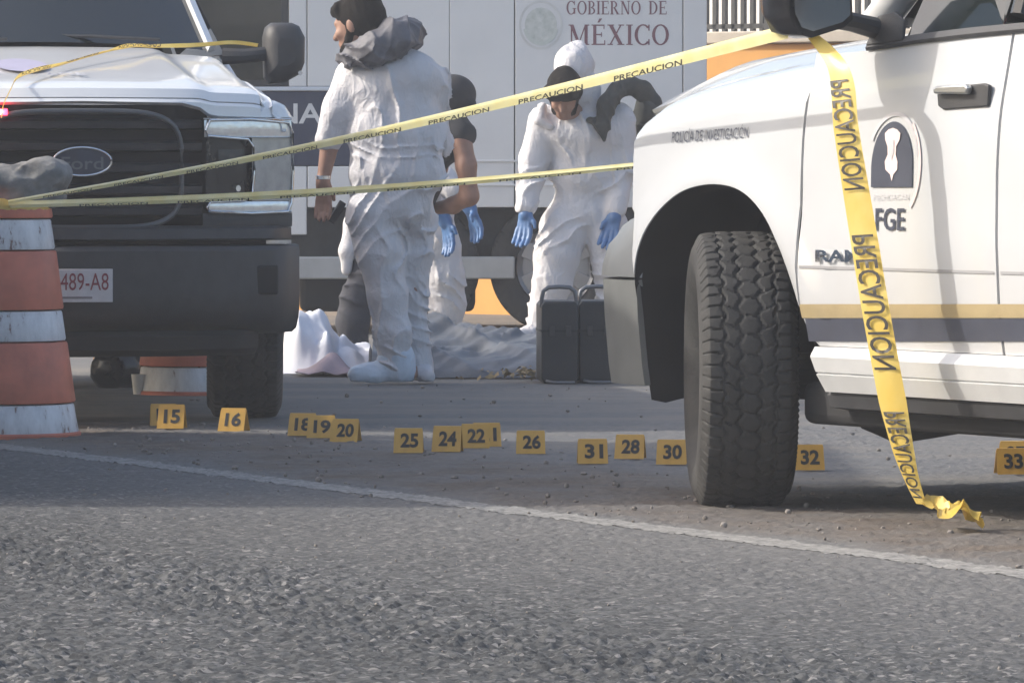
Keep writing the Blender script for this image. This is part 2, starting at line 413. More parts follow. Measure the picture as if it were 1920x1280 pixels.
    L.new(noise(55, 6, rough=.75), bp.inputs['Height']); L.new(bp.outputs[0], b.inputs['Normal'])
    return m
M_ROAD = ground_material()

def fnoise2(x, y, s, o=2): return fbm(np.stack([x * s, y * s, np.full_like(x, 3.7)], -1), o)
def road_height(x, y):
    d = (x - L0.x) * LN.x + (y - L0.y) * LN.y
    z = 0.010 * (fnoise2(x, y, 1.1, 2) - .5)
    chip = fnoise2(x, y * .5, 85, 2) - .5
    med = fnoise2(x, y * .6, 38, 2) - .5
    band = np.clip(fnoise2(x * 1.0, y * .5, 1.6, 3) * 2.6 - .8, 0, 1)
    tr = np.exp(-((d - 2.05 + .5 * (fnoise2(x, y, .8, 2) - .5)) / .42) ** 2) + np.exp(-((d - 3.3) / .4) ** 2)
    amp = .0036 + .0095 * np.clip(tr * .9 + .35 * band, 0, 1.2)
    z = z + chip * amp * 1.9 + med * amp * 1.2
    soil = np.clip((-.05 - d) / .25, 0, 1) * np.clip((1.6 + d) / .5, 0, 1)
    z = z + soil * (.012 * fnoise2(x, y, 9, 3))
    return z
NX, NY = 640, 700
gx = np.linspace(-2.75, 2.75, NX); gy = np.linspace(11.6, 24.2, NY)
GXX, GYY = np.meshgrid(gx, gy, indexing='ij')
edge = np.minimum(np.minimum((GXX + 2.75) / .3, (2.75 - GXX) / .3), np.minimum((GYY - 11.6) / .3, (24.2 - GYY) / .8)).clip(0, 1)
GZ = road_height(GXX.ravel(), GYY.ravel()).reshape(GXX.shape) * edge - .003 + (edge - 1) * .0
v = np.stack([GXX, GYY, GZ], -1).reshape(-1, 3)
ii = np.arange((NX - 1) * NY).reshape(NX - 1, NY)[:, :-1].ravel()
fq = np.stack([ii, ii + NY, ii + NY + 1, ii + 1], 1)
me = bpy.data.meshes.new('road'); me.vertices.add(len(v)); me.vertices.foreach_set('co', v.astype(np.float32).ravel())
me.loops.add(fq.size); me.loops.foreach_set('vertex_index', fq.astype(np.int32).ravel()); me.polygons.add(len(fq)); me.polygons.foreach_set('loop_start', np.arange(0, fq.size, 4, dtype=np.int32))
me.update(calc_edges=True); shade(me, 80); me.materials.append(M_ROAD)
road = structure(bpy.data.objects.new('road', me)); COL.objects.link(road)
def rz(x, y): return float(road_height(np.array([float(x)]), np.array([float(y)]))[0]) - .003 if (abs(x) < 2.5 and 11.9 < y < 23.5) else -.011

b = MB().box((-260, -160, -1.0), (260, 420, -.014)); structure(b.build('ground', M_ROAD))

# worn edge line: a strip of paint following the relief
ln_m = bpy.data.materials.new('worn road paint'); ln_m.use_nodes = True
nt = ln_m.node_tree; bs = nt.nodes['Principled BSDF']; geo = nt.nodes.new('ShaderNodeNewGeometry')
n1 = nt.nodes.new('ShaderNodeTexNoise'); n1.inputs['Scale'].default_value = 26; n1.inputs['Detail'].default_value = 8; n1.inputs['Roughness'].default_value = .75; nt.links.new(geo.outputs['Position'], n1.inputs['Vector'])
rr = nt.nodes.new('ShaderNodeValToRGB'); rr.color_ramp.elements[0].position = .34; rr.color_ramp.elements[0].color = (.115, .114, .110, 1); rr.color_ramp.elements[1].position = .60; rr.color_ramp.elements[1].color = (.30, .295, .28, 1)
nt.links.new(n1.outputs['Fac'], rr.inputs[0]); nt.links.new(rr.outputs[0], bs.inputs['Base Color']); bs.inputs['Roughness'].default_value = .9
rows = []; n_l = 1400
ts = np.linspace(-1.2, 1.55, n_l)
base = np.array(L0)[None] + ts[:, None] * np.array(L1 - L0)[None]
rag = (fbm(np.stack([ts * 120, ts * 0, ts * 0 + 2], -1), 3) - .5) * .016; rag2 = (fbm(np.stack([ts * 120, ts * 0 + 8, ts * 0 + 2], -1), 3) - .5) * .016
offs = np.linspace(-.07, .07, 9); G = []
for i, o_ in enumerate(offs):
    oo = o_ + (rag if i == 0 else rag2 if i == 8 else 0)
    q = base + np.array(LN)[None] * np.asarray(oo).reshape(-1, 1)
    e = np.minimum(np.minimum((q[:, 0] + 2.75) / .3, (2.75 - q[:, 0]) / .3), np.minimum((q[:, 1] - 11.6) / .3, (24.2 - q[:, 1]) / .8)).clip(0, 1)
    z = np.where(e > 0, road_height(q[:, 0], q[:, 1]) * e - .003, -.012) + .0018
    q = np.stack([q[:, 0], q[:, 1], z], -1); G.append([tuple(x) for x in q])
structure(MB().grid(G).build('road_marking', ln_m, angle=80))

# loose stones along the edge: nobody could count them
def stones(name, n, fn, rmin, rmax, m):
    mb = MB(); ico = [(-.53, 0, .85), (.53, 0, .85), (-.53, 0, -.85), (.53, 0, -.85), (0, .85, .53), (0, .85, -.53), (0, -.85, .53), (0, -.85, -.53), (.85, .53, 0), (-.85, .53, 0), (.85, -.53, 0), (-.85, -.53, 0)]
    fi = [(0, 4, 1), (0, 9, 4), (9, 5, 4), (4, 5, 8), (4, 8, 1), (8, 10, 1), (8, 3, 10), (5, 3, 8), (5, 2, 3), (2, 7, 3), (7, 10, 3), (7, 6, 10), (7, 11, 6), (11, 0, 6), (0, 1, 6), (6, 1, 10), (9, 0, 11), (9, 11, 2), (9, 2, 5), (7, 2, 11)]
    for _ in range(n):
        x, y = fn(); r = rmin + (rmax - rmin) * random.random() ** 2.5; a = random.random() * 6.28; sx, sy, sz = [r * random.uniform(.6, 1.3) for _ in range(3)]
        z = rz(x, y) + sz * .45
        vs = []
        for q in ico:
            qx, qy, qz = q[0] * sx * random.uniform(.8, 1.2), q[1] * sy * random.uniform(.8, 1.2), q[2] * sz * .8
            vs.append((x + qx * math.cos(a) - qy * math.sin(a), y + qx * math.sin(a) + qy * math.cos(a), z + qz))
        mb.add(vs, fi)
    return mb.build(name, m, angle=20, kind='stuff')
M_STONE = mat('grit', (.20, .175, .15), .95, var=.5, scale=30, color2=(.34, .31, .28))
def edge_pt():
    t = random.uniform(-.2, 1.4); p = L0 + (L1 - L0) * t - LN * random.uniform(.05, 1.25) ; return p.x, p.y
def lane_pt():
    return random.uniform(-1.4, 2.4), random.uniform(18.5, 28)
def near_pt(): return random.uniform(-1.6, 1.6), random.uniform(12.2, 18)
stones('roadside_gravel', 450, edge_pt, .003, .012, M_STONE)
stones('lane_gravel', 260, lane_pt, .003, .011, M_STONE)
stones('asphalt_grit', 500, near_pt, .002, .0045, M_STONE)

# ------------------------------------------------------------------ background: rendered wall, railing, white house front
WALL_Y = 39.2
M_ORANGE = mat('orange rendered wall', (.72, .38, .12), .9, var=.12, scale=2.5, bump=.3, bscale=12)
w_rot = math.radians(-40)
wall = empty('retaining_wall', (0.75, WALL_Y, 0), w_rot, 'sunlit orange rendered retaining wall behind the box truck', 'wall')
MB().box((-16, 0, -.2), (16, .3, 1.72)).build('wall_body', M_ORANGE, wall, bevel=.01)
MB().box((-16.05, -.04, 1.722), (16.05, .34, 1.80)).build('coping', mat('pale concrete', (.55, .50, .43), .9, var=.15, scale=6, bump=.2), wall, bevel=.01)
M_RAIL = mat('dark railing paint', (.045, .05, .055), .5)
rail = empty('metal_railing', (0.75, WALL_Y, 1.80), w_rot, 'dark vertical bar railing standing on the orange wall', 'railing')
MB().box((-8, .10, 1.30), (12, .15, 1.34)).build('top_rail', M_RAIL, rail)
MB().box((-8, .11, .02), (12, .14, .05)).build('bottom_rail', M_RAIL, rail)
bar = None
for i in range(90):
    x = -1.2 + i * .075
    if bar is None: bar = MB().box((-.014, .11, .0), (.014, .14, 1.34)).build('bar', M_RAIL, rail); bar.location.x = x
    else:
        c = bar.copy(); COL.objects.link(c); c.parent = rail; c.location.x = x
MB().box((1.03, .07, 0), (1.18, .2, 2.2)).build('post', M_RAIL, rail)
hs = empty('white_house', (2.0, WALL_Y + 4.5, 0), w_rot, 'bright white house front behind the railing', 'house')
MB().box((-9, 0, -.2), (12, 6, 5.6)).build('wall', mat('white plaster', (.80, .80, .77), .9, var=.06, scale=3), hs)
MB().box((-9.2, -.35, 5.6), (12.2, 6.2, 5.85)).build('roof', M_GREYP, hs)
for x in (-6, -2, 5):
    wd = MB().box((x, -.05, 2.9), (x + 1.4, .05, 4.3)).build('window', M_GLOSSB, hs); MB().box((x + .06, -.07, 2.96), (x + 1.34, -.052, 4.24)).build('pane', M_GLASS, wd)
MB().box((1.6, -.06, -.2), (2.6, .05, 2.3)).build('door', mat('grey door', (.12, .11, .10), .6), hs)
# ------------------------------------------------------------------ wheels
def tyre_geo(R=.41, W=.28, rr=.24, seg=150, tread=True, depth=.008):
    """all-terrain tyre about the y axis: continuous carcass whose tread blocks are cut as real relief"""
    na, nw = seg * 4, 46
    s = np.linspace(-1, 1, nw)
    w = np.sign(s) * np.abs(s) ** .85 * (W / 2) * .93
    crown = R - .012 * np.abs(s) ** 3 - .022 * np.clip((np.abs(s) - .86) / .14, 0, 1) ** 1.6
    a = np.linspace(0, 2 * np.pi, na, endpoint=False)
    A, S = np.meshgrid(a, s, indexing='ij')
    n_p = 44
    ph = A * n_p / (2 * np.pi)
    tri = np.abs(((ph * 1.0) % 1) - .5) * 4 - 1
    g = np.zeros_like(A)
    if tread:
        for c, am in ((-.52, .055), (-.17, .065), (.17, -.065), (.52, -.055)):
            g = np.maximum(g, np.clip(1.35 - np.abs(S - c - am * tri) / .042, 0, 1))
        sh = (np.abs(S) > .56)
        fr = np.abs(((ph * 1.6 + np.sign(S) * .25 + .35 * np.abs(S)) % 1) - .5) * 2
        g = np.maximum(g, sh * np.clip((fr - .80) / .08, 0, 1))
        mid = (np.abs(S) < .5) & (np.abs(S) > .2)
        fr2 = np.abs(((ph * 1.0 + .3 * S * np.sign(S) * 4) % 1) - .5) * 2
        g = np.maximum(g, mid * np.clip((fr2 - .87) / .08, 0, 1) * .8)
        fr3 = np.abs(((ph * 1.0 + .9 * S) % 1) - .5) * 2
        g = np.maximum(g, (np.abs(S) < .15) * np.clip((fr3 - .88) / .08, 0, 1) * .8)
    Rr = crown[None, :] - depth * np.clip(g, 0, 1)
    rows = []
    prof_side = [(rr, W * .36), (rr + .012, W * .41), (rr + .05, W * .485), (R - .095, W * .505), (R - .06, W * .50), (R - .045, W * .485)]
    for i in range(na):
        ca, sa = math.cos(a[i]), math.sin(a[i]); row = []
        lug = .006 if (i % 4 == 0) else 0
        for r_, y_ in prof_side: row.append((r_ * ca, -y_ - (lug if r_ > R - .08 else 0), r_ * sa))
        for j in range(nw): row.append((Rr[i, j] * ca, w[j], Rr[i, j] * sa))
        for r_, y_ in prof_side[::-1]: row.append((r_ * ca, y_, r_ * sa))
        rows.append(row)
    return rows
_WH = {}
def wheel(parent, x, y, R=.41, W=.28, steer=0.0, side=-1, seg=120):
    key = (R, W, seg)
    piv = bpy.data.objects.new('wheel', None)
    if key not in _WH:
        t = MB().grid(tyre_geo(R, W, R * .58, seg), close_u=True).build('tyre', M_TYRE, angle=28)
        rm = MB().lathe([(R * .18, -.02), (R * .2, .055), (R * .5, .04), (R * .545, .085), (R * .59, .105), (R * .60, .09), (R * .56, .02), (R * .55, -.11)], 40, 'y').build('rim', M_RIM)
        sp = MB()
        for k in range(6):
            an = k * math.pi / 3
            sp.prism([(-.035, R * .1), (.035, R * .1), (.05, R * .54), (-.05, R * .54)], .045, .08, lambda p, t_, an=an: (p[0] * math.cos(an) - p[1] * math.sin(an), t_, p[0] * math.sin(an) + p[1] * math.cos(an)))
        sp.lathe([(0.001, .085), (R * .16, .08), (R * .19, .03)], 24, 'y')
        s_ = sp.build('spoke_disc', M_RIM, bevel=.004)
        _WH[key] = (t, rm, s_)
        ob = [t, rm, s_]
    else:
        ob = [q.copy() for q in _WH[key]]
        for q in ob: COL.objects.link(q)
    # the tyre is the part, rim and spokes its sub-parts
    t, rm, s_ = ob
    t.name = 'wheel'; t.parent = parent; t.location = (x, y, R - .008); t.rotation_euler = (0, 0, steer + (math.pi if side < 0 else 0))
    for q in (rm, s_): q.parent = t; q.location = (0, 0, 0); q.rotation_euler = (0, 0, 0)
    return t

def interp(x, pts): return float(np.interp(x, [p[0] for p in pts], [p[1] for p in pts]))

def cols(xs, zlo, zhi, rows, sidef, s):
    G = []
    for x in xs:
        a, b = zlo(x), zhi(x)
        G.append([(x, s * sidef(x, a + (b - a) * t), a + (b - a) * t) for t in rows])
    return G

# ------------------------------------------------------------------ pickup seen from behind its front left wheel
TH = math.radians(60)
RO = Vector((0.59, 18.15, 0)); Rr_ = Vector((math.cos(TH), -math.sin(TH), 0)); Rn = Vector((-math.sin(TH), -math.cos(TH), 0))
RH = 1.02
RC = RO - Rn * RH
def ram_xz(px, py):
    k = (px - 960) / FPX
    x = (k * RO.y - RO.x) / (math.cos(TH) + k * math.sin(TH))
    Y = RO.y - x * math.sin(TH)
    return x, CAM_H - (py - HORIZON) * Y / FPX
def ramw(x, y, z): return RC + Rr_ * x - Rn * y + Vector((0, 0, z))
def ramS(x, z):
    y = interp(z, [(.20, .965), (.33, .975), (.47, .990), (.60, 1.010), (.80, 1.02), (1.00, 1.018), (1.10, 1.0125), (1.17, 1.004), (1.22, .994), (1.30, .978), (1.42, .955)])
    if x < -.35: y -= .45 * (-.35 - x) ** 2
    d = math.hypot((x - .03) / 1.0, (z - .42)); y += .022 * math.exp(-((d - .54) / .07) ** 2) if (x < .6 and z > .3) else 0
    return y
ARCH = [ram_xz(*q) for q in [(1193, 530), (1198, 495), (1208, 460), (1226, 422), (1250, 390), (1280, 364), (1312, 350), (1350, 345), (1388, 352), (1420, 374), (1448, 412), (1468, 460), (1485, 520), (1503, 585), (1528, 655), (1562, 738)]]
CREASE = [ram_xz(*q) for q in [(1180, 268), (1215, 250), (1260, 233), (1350, 210), (1420, 199), (1500, 193), (1640, 186), (1870, 178), (1920, 177)]]
BELT = [ram_xz(*q) for q in [(1560, 92), (1640, 82), (1700, 72), (1800, 60), (1920, 49)]]

def smooth(pts, k=4):
    out = []
    for i in range(len(pts) - 1):
        p0, p1, p2, p3 = [np.array(pts[min(max(j, 0), len(pts) - 1)]) for j in (i - 1, i, i + 1, i + 2)]
        for t in np.arange(k) / k: out.append(tuple(.5 * (2 * p1 + (p2 - p0) * t + (2 * p0 - 5 * p1 + 4 * p2 - p3) * t * t + (3 * p1 - p0 - 3 * p2 + p3) * t ** 3)))
    return out + [tuple(pts[-1])]
ARCH = smooth(ARCH); CREASE = smooth(CREASE, 3)
def archz(pts, x): return interp(x, pts)
def build_ram():
    T = empty('white_patrol_pickup', RC, -TH, 'white police pickup with dark round emblem on its door, front wheel turned', 'pickup')
    # core so that panel gaps show darkness
    MB().box((.62, -.90, .42), (5.2, .90, 1.22)).build('body_core', M_DARK, T)
    MB().box((-.80, -.62, .45), (.62, .62, 1.12)).build('engine_bay', M_DARK, T)
    x_af, x_ar = ARCH[0][0], ARCH[-1][0]
    xd0 = ram_xz(1500, 500)[0]; xd1 = ram_xz(1868, 500)[0]
    zsill = ram_xz(1700, 657)[1]; zsill2 = ram_xz(1700, 640)[1]
    for s in (-1, 1):
        f = -.0
        xs = sorted(set([ram_xz(1183, 400)[0], ram_xz(1188, 400)[0]] + [q[0] for q in ARCH if q[0] < xd0] + list(np.linspace(x_af, xd0, 26)) + [xd0]))
        tip = [(ram_xz(1181, 392)[0], ram_xz(1181, 388)[1]), (ram_xz(1190, 400)[0], ram_xz(1190, 402)[1])]
        lo = tip + [q for q in ARCH if q[0] > tip[-1][0] + .015]
        zl = lambda x: interp(x, lo)
        zh = lambda x: interp(x, CREASE)
        rows = [0, .04, .1, .2, .35, .5, .65, .8, .92, 1]
        G = cols(xs, zl, zh, rows, ramS, s)
        # shoulder rolling over to the bonnet shut line
        for g, x in zip(G, xs):
            zc = zh(x); yc = ramS(x, zc)
            up = interp(x, [(-.75, .06), (-.4, .115), (.1, .115), (.45, .13)])
            for dy, k in ((.012, .22), (.04, .52), (.085, .80), (.135, 1.0), (.15, 1.0)):
                g.append((x, s * (yc - dy), zc + up * k))
            g.append((x, s * (yc - .155), zc + up - .04))
        MB().grid(G).build('front_fender', M_WHITER, T, angle=32, solid=.008)
        # wheel arch lining
        G = []
        for x, z in [(ARCH[0][0] - .0, .30)] + ARCH:
            y0 = ramS(x, z) - .004
            G.append([(x, s * y0, z - .002), (x, s * (y0 - .05), z - .012), (x, s * .60, z + .05), (x, s * .58, .30)])
        MB().grid(G).build('wheel_arch_liner', M_DARK, T, angle=60)
        # doors
        zlo = lambda x: zsill + .0
        def zb(x): return interp(x, BELT) - .012
        for k, (a, b_) in enumerate(((xd0 + .013, xd1 - .006), (xd1 + .007, xd1 + .92))):
            xs2 = list(np.linspace(a, b_, 24))
            arch_r = [q for q in ARCH if q[0] > xd0 - .02]
            zl2 = lambda x: max(zsill, interp(x, arch_r)) if x < arch_r[-1][0] else zsill
            n_ = 22; rws = list(np.linspace(0, 1, n_))
            G = cols(xs2, zl2, zb, rws, ramS, s)
            d = MB().grid(G).build('door', M_WHITER, T, angle=30, solid=.02)
            # pressed swage line and lower feature groove
            gx_ = list(np.linspace(a + .01, b_ - .01, 12)); zg = ram_xz(1700, 506)[1]
            MB().grid([[(x, s * (ramS(x, zg) + .0025), zg - .004), (x, s * (ramS(x, zg) + .0025), zg + .004)] for x in gx_]).build('door_groove', mat('shut line', (.30, .30, .31), .6), d)
            # handle
            hx = ram_xz(1800, 180) if k == 0 else (b_ - .17, ram_xz(1800, 180)[1])
            h = MB()
            cx, cz = hx; 
            h.prism([(-.125, -.028), (-.10, -.038), (.12, -.03), (.125, .028), (.10, .034), (-.11, .024), (-.13, .005)], .001, .014, lambda p, t: (cx + p[0], s * (ramS(cx, cz) + t), cz + p[1]))
            hb = h.build('handle_recess', M_BLACK, d, bevel=.004)
            h = MB().prism([(-.115, .006), (.045, .004), (.055, .022), (.04, .032), (-.10, .028), (-.12, .02)], .016, .036, lambda p, t: (cx + p[0], s * (ramS(cx, cz) + t), cz + p[1]))
            h.build('handle', M_SILVER, d, bevel=.006)
        # ochre and navy stripes along the sill
        def strip(n, pa, pb, off, m_, xa=None, xb=None):
            x0 = interp_edge(pa) if xa is None else xa
            xs_ = list(np.linspace(x0, xd1 + .90, 40))
            z0a, z0b = ram_xz(1500, pa)[1], ram_xz(1900, pa)[1]; z1a, z1b = ram_xz(1500, pb)[1], ram_xz(1900, pb)[1]
            xa_, xb_ = ram_xz(1500, pa)[0], ram_xz(1900, pa)[0]
            G = []
            for x in xs_:
                t = (x - xa_) / (xb_ - xa_); zt = z0a + (z0b - z0a) * t; zb_ = z1a + (z1b - z1a) * t
                G.append([(x, s * (ramS(x, zb_ + (zt - zb_) * q) + off), zb_ + (zt - zb_) * q) for q in (0, .25, .5, .75, 1)])
            return MB().grid(G).build(n, m_, T, angle=60)
        def interp_edge(py):
            pts = [(q[1], q[0]) for q in ARCH[40:]][::-1]
            z = ram_xz(1500, py)[1]; return interp(z, pts) + .02
        strip('ochre_stripe', 570, 596, .004, M_GOLD)
        strip('navy_stripe', 597.5, 640, .004, M_NAVY)
        # sill: chrome side step over black rocker
        z0, z1, z2, z3 = ram_xz(1700, 656)[1], ram_xz(1700, 672)[1], ram_xz(1700, 706)[1], ram_xz(1700, 744)[1]
        xs3 = list(np.linspace(x_ar - .06, xd1 + .92, 20))
        prof = [(.965, z0 - .001), (1.012, z0 - .004), (1.03, z1), (1.036, z1 - .008), (1.03, z2), (1.022, z2 - .003), (1.03, z2 - .008), (1.012, z3), (.96, z3)]
        def stepx(x, z): return x - .05 + (z0 - z) * .45 if x < x_ar else x
        MB().grid([[(stepx(x, z), s * y, z) for y, z in prof] for x in xs3]).build('side_step', M_SILVER if False else mat('pale step paint', (.62, .63, .63), .32, metal=.25, var=.08), T, angle=25)
        MB().grid([[(x, s * .985, z3 + .01), (x, s * 1.0, z3 - .01), (x, s * .99, z3 - .045), (x, s * .90, z3 - .06)] for x in xs3]).build('rocker', M_BLACK, T, angle=30)
        MB().box((.35, s * .45 if s > 0 else -.93, .255), (4.9, .93 if s > 0 else -.45, z3 + .02)).build('chassis_rail', M_DARK, T, bevel=.03)
        # rear bed side
        xb0, xb1 = xd1 + .93, xd1 + 2.75; xc = 3.57
        def zl3(x):
            d = abs(x - xc); return .40 + .50 * math.sqrt(max(0, 1 - (d / .52) ** 2.4)) if d < .52 else zsill - .02
        xs4 = sorted(set(list(np.linspace(xb0, xb1, 20)) + list(np.linspace(xc - .52, xc + .52, 25))))
        MB().grid(cols(xs4, zl3, lambda x: 1.43, list(np.linspace(0, 1, 10)), lambda x, z: ramS(2, z), s)).build('bed_side', M_WHITER, T, angle=30, solid=.03)
        # window glass, pillar, mirror
        bx = lambda x: interp(x, BELT)
        def gh(x, z): return .965 - .40 * max(0, z - 1.36) ** 1.15        # greenhouse tumblehome
        w0 = ram_xz(1662, 62); 
        win = [(w0[0] + .02, bx(w0[0]) + .012), (xd1 - .06, bx(xd1) + .012), (xd1 - .04, 1.86), (1.28, 1.87), (1.05, 1.74)]
        MB().prism(win, -.004, .002, lambda p, t: (p[0], s * (gh(p[0], p[1]) + t), p[1])).build('side_window', M_GLASS, T, angle=20)
        win2 = [(xd1 + .07, bx(xd1) + .012), (xd1 + .78, bx(xd1) + .03), (xd1 + .72, 1.84), (xd1 + .06, 1.86)]
        MB().prism(win2, -.004, .002, lambda p, t: (p[0], s * (gh(p[0], p[1]) + t), p[1])).build('side_window', M_GLASS, T, angle=20)
        xs5 = list(np.linspace(ram_xz(1600, 85)[0], xd1 + .9, 14))
        MB().grid([[(x, s * (gh(x, bx(x)) + .012), bx(x) - .014), (x, s * (gh(x, bx(x)) + .016), bx(x) - .004), (x, s * (gh(x, bx(x)) + .004), bx(x) + .014)] for x in xs5]).build('belt_moulding', M_BLACK, T, angle=40)
        # sail panel and mirror
        sp = [ram_xz(*q) for q in ((1600, 86), (1668, 76), (1664, 40), (1640, 22), (1612, 30))]
        MB().prism(sp, .004, .016, lambda p, t: (p[0], s * (gh(p[0], p[1]) + t), p[1])).build('mirror_base', M_BLACK, T, bevel=.004)
        mx, mz = .80, 1.385
        ms = [(1.10, mz + .035), (1.13, mz + .012), (1.24, mz - .018), (1.285, mz - .006), (1.31, mz + .04), (1.318, mz + .14), (1.30, mz + .26), (1.28, mz + .29), (1.15, mz + .29), (1.12, mz + .26), (1.105, mz + .15)]
        mi = MB(); nms = len(ms); cyy = 1.21; czz = mz + .14
        G = []
        for dx, k in ((-.115, .55), (-.10, .80), (-.06, .95), (.0, 1.0), (.07, 1.0), (.085, .98)):
            G.append([(mx + dx, s * (cyy + (y - cyy) * k), czz + (z - czz) * k) for y, z in ms + ms[:1]])
        mi.grid(G); mi.add([(mx - .115, s * (cyy + (y - cyy) * .55), czz + (z - czz) * .55) for y, z in ms], [tuple(range(nms))]); mi.add([(mx + .083, s * y, z) for y, z in ms], [tuple(range(nms))])
        mo = mi.build('mirror_housing', M_GLOSSB, T, angle=50)
        MB().prism([(cyy + (y - cyy) * .88, czz + (z - czz) * .88) for y, z in ms], .088, .091, lambda p, t: (mx + t, s * p[0], p[1])).build('mirror_glass', M_CHROME, mo)
        MB().tube([(mx, s * .95, 1.395), (mx - .01, s * 1.04, 1.415), (mx, s * 1.14, 1.43)], [.032, .028, .03], 10).build('mirror_arm', M_BLACK, mo)
    # bonnet
    G = []
    for x, z0, zc in ((-.93, 1.10, 1.14), (-.90, 1.15, 1.20), (-.84, 1.165, 1.235), (-.74, 1.175, 1.285), (-.55, 1.195, 1.322), (-.25, 1.235, 1.348), (.05, 1.275, 1.372), (.35, 1.305, 1.392), (.62, 1.325, 1.41), (.72, 1.33, 1.418)):
        row = []
        ye = ramS(x, 1.18) - .158 - (.05 if x < -.88 else 0)
        for t in np.linspace(-1, 1, 29):
            a = abs(t); k = 1 - max(0, (a - .62) / .38) ** 1.35 if a > .62 else 1
            row.append((x + .05 * (a ** 2) * (1 if x < -.8 else 0), t * ye, z0 + (zc - z0) * k + .012 * (1 - a * a)))
        G.append(row)
    MB().grid(G).build('bonnet', M_WHITER, T, angle=40, solid=.012)
    # bumper wrapping the corner, two tiers
    plan = [(-.40, 1.005), (-.50, .998), (-.60, .985), (-.70, .955), (-.79, .89), (-.87, .76), (-.93, .5), (-.955, .0)]
    full = [(x, -y) for x, y in plan] + [(x, y) for x, y in plan[::-1][1:]]
    ztip = ram_xz(1188, 400)[1]; zsp = ram_xz(1160, 521)[1]; zbt = ram_xz(1175, 722)[1]
    def bump(zprof, m_, nm, xmin):
        G = []
        for x, y in full:
            if x > xmin: x = xmin
            row = []
            for dz, out in zprof:
                kk = 1 + out
                row.append((x - .04 * out * 10 * (1 if abs(y) < .95 else .6), y * (1 + out * .35), dz(x) if callable(dz) else dz))
            G.append(row)
        return MB().grid(G).build(nm, m_, T, angle=35, solid=.02)
    top = lambda x: interp(x, [(-.96, ztip + .02), (-.75, ztip - .05), (-.64, ztip - .03), (-.52, ztip)])
    bump([(lambda x: top(x), -.10), (lambda x: top(x) - .03, -.06), (zsp + .10, .0), ((zsp + .04), .045), (zsp + .004, .055), (zsp + .002, .0)], M_GREYP, 'bumper', ram_xz(1196, 500)[0])
    bump([(zsp - .004, .0), (zsp - .006, .042), (zsp - .12, .03), (zbt + .06, .0), (zbt, -.02)], mat('grey lower bumper', (.15, .155, .15), .5, var=.18, scale=6), 'lower_bumper', ram_xz(1196, 500)[0])
    # front: grille and lamps
    MB().grid([[(-.90 + .10 * (abs(y) / .9) ** 2.5, y, .88), (-.92 + .10 * (abs(y) / .9) ** 2.5, y, 1.13)] for y in np.linspace(-.62, .62, 14)]).build('grille', M_BLACK, T)
    for s in (-1, 1):
        MB().grid([[(-.80 + .30 * ((abs(y) - .64) / .3) ** 2, s * abs(y), .90), (-.82 + .30 * ((abs(y) - .64) / .3) ** 2, s * abs(y), 1.0), (-.80 + .30 * ((abs(y) - .64) / .3) ** 2, s * abs(y), 1.10)] for y in np.linspace(.64, .92, 10)]).build('headlight', M_LENS, T)
    # cab roof, pillars, windscreen, tail
    def ring(x0, x1, y, z): return [(x0, -y, z), (x1, -y, z), (x1, y, z), (x0, y, z)]
    xr = xd1 + .86
    MB().grid([[(1.32 + .05, y * .0 + t * .73, 1.955 + .03 * (1 - t * t)) for t in np.linspace(-1, 1, 9) for y in (0,)], [(1.7, t * .745, 1.975 + .03 * (1 - t * t)) for t in np.linspace(-1, 1, 9)], [(xr - .15, t * .74, 1.965 + .03 * (1 - t * t)) for t in np.linspace(-1, 1, 9)]]).build('roof', M_WHITER, T, solid=.05)
    for s in (-1, 1):
        MB().tube([(.66, s * .88, 1.40), (1.0, s * .83, 1.70), (1.36, s * .74, 1.955), (1.8, s * .745, 1.975), (xr - .15, s * .735, 1.96), (xr + .02, s * .80, 1.7), (xr + .05, s * .87, 1.42)], [.055, .05, .045, .04, .045, .055, .07], 10).build('roof_pillar', M_WHITER, T, angle=60)
        MB().tube([(xd1, s * .935, 1.42), (xd1, s * .77, 1.95)], .035, 8).build('door_pillar', M_GLOSSB, T)
    MB().grid([[(.70, t * .86, 1.405), (1.35, t * .72, 1.95)] for t in np.linspace(-1, 1, 8)]).build('windscreen', M_GLASS, T)
    MB().grid([[(xr + .06, t * .84, 1.44), (xr - .1, t * .71, 1.94)] for t in np.linspace(-1, 1, 8)]).build('rear_window', M_GLASS, T)
    MB().box((xd1 + 2.75, -.93, .62), (xd1 + 2.81, .93, 1.43)).build('tailgate', M_WHITER, T, bevel=.02)
    MB().box((xd1 + 2.80, -.96, .48), (xd1 + 2.95, .96, .66)).build('rear_bumper', M_CHROME, T, bevel=.03)
    for s in (-1, 1): MB().box((xd1 + 2.70, min(s * .90, s * 1.0), .95), (xd1 + 2.82, max(s * .90, s * 1.0), 1.35)).build('tail_light', mat('red lens', (.35, .02, .02), .15), T, bevel=.01)
    st = math.radians(-27.5)
    wheel(T, -.00, -.92, .41, .285, st, -1, 120); wheel(T, 0.0, .90, .41, .285, st, 1, 120)
    wheel(T, 3.57, -.87, .41, .285, 0, -1, 120); wheel(T, 3.57, .87, .41, .285, 0, 1, 120)
    MB().tube([(.0, -.75, .40), (0, .75, .40)], .05, 10).build('axle', M_DARK, T)
    f = MB()
    for k in range(9):
        f.box((.35 + .1 * k, -.55, .21 + .02 * (k % 3)), (.44 + .1 * k, -.3, .34))
    # suspension arms hang below the sill line
    MB().tube([(.15, -.62, .34), (.45, -.74, .275), (.6, -.76, .262), (.72, -.74, .275), (.95, -.66, .31), (1.3, -.6, .32)], [.05, .05, .06, .055, .05, .05], 8).build('suspension_arm', M_DARK, T)
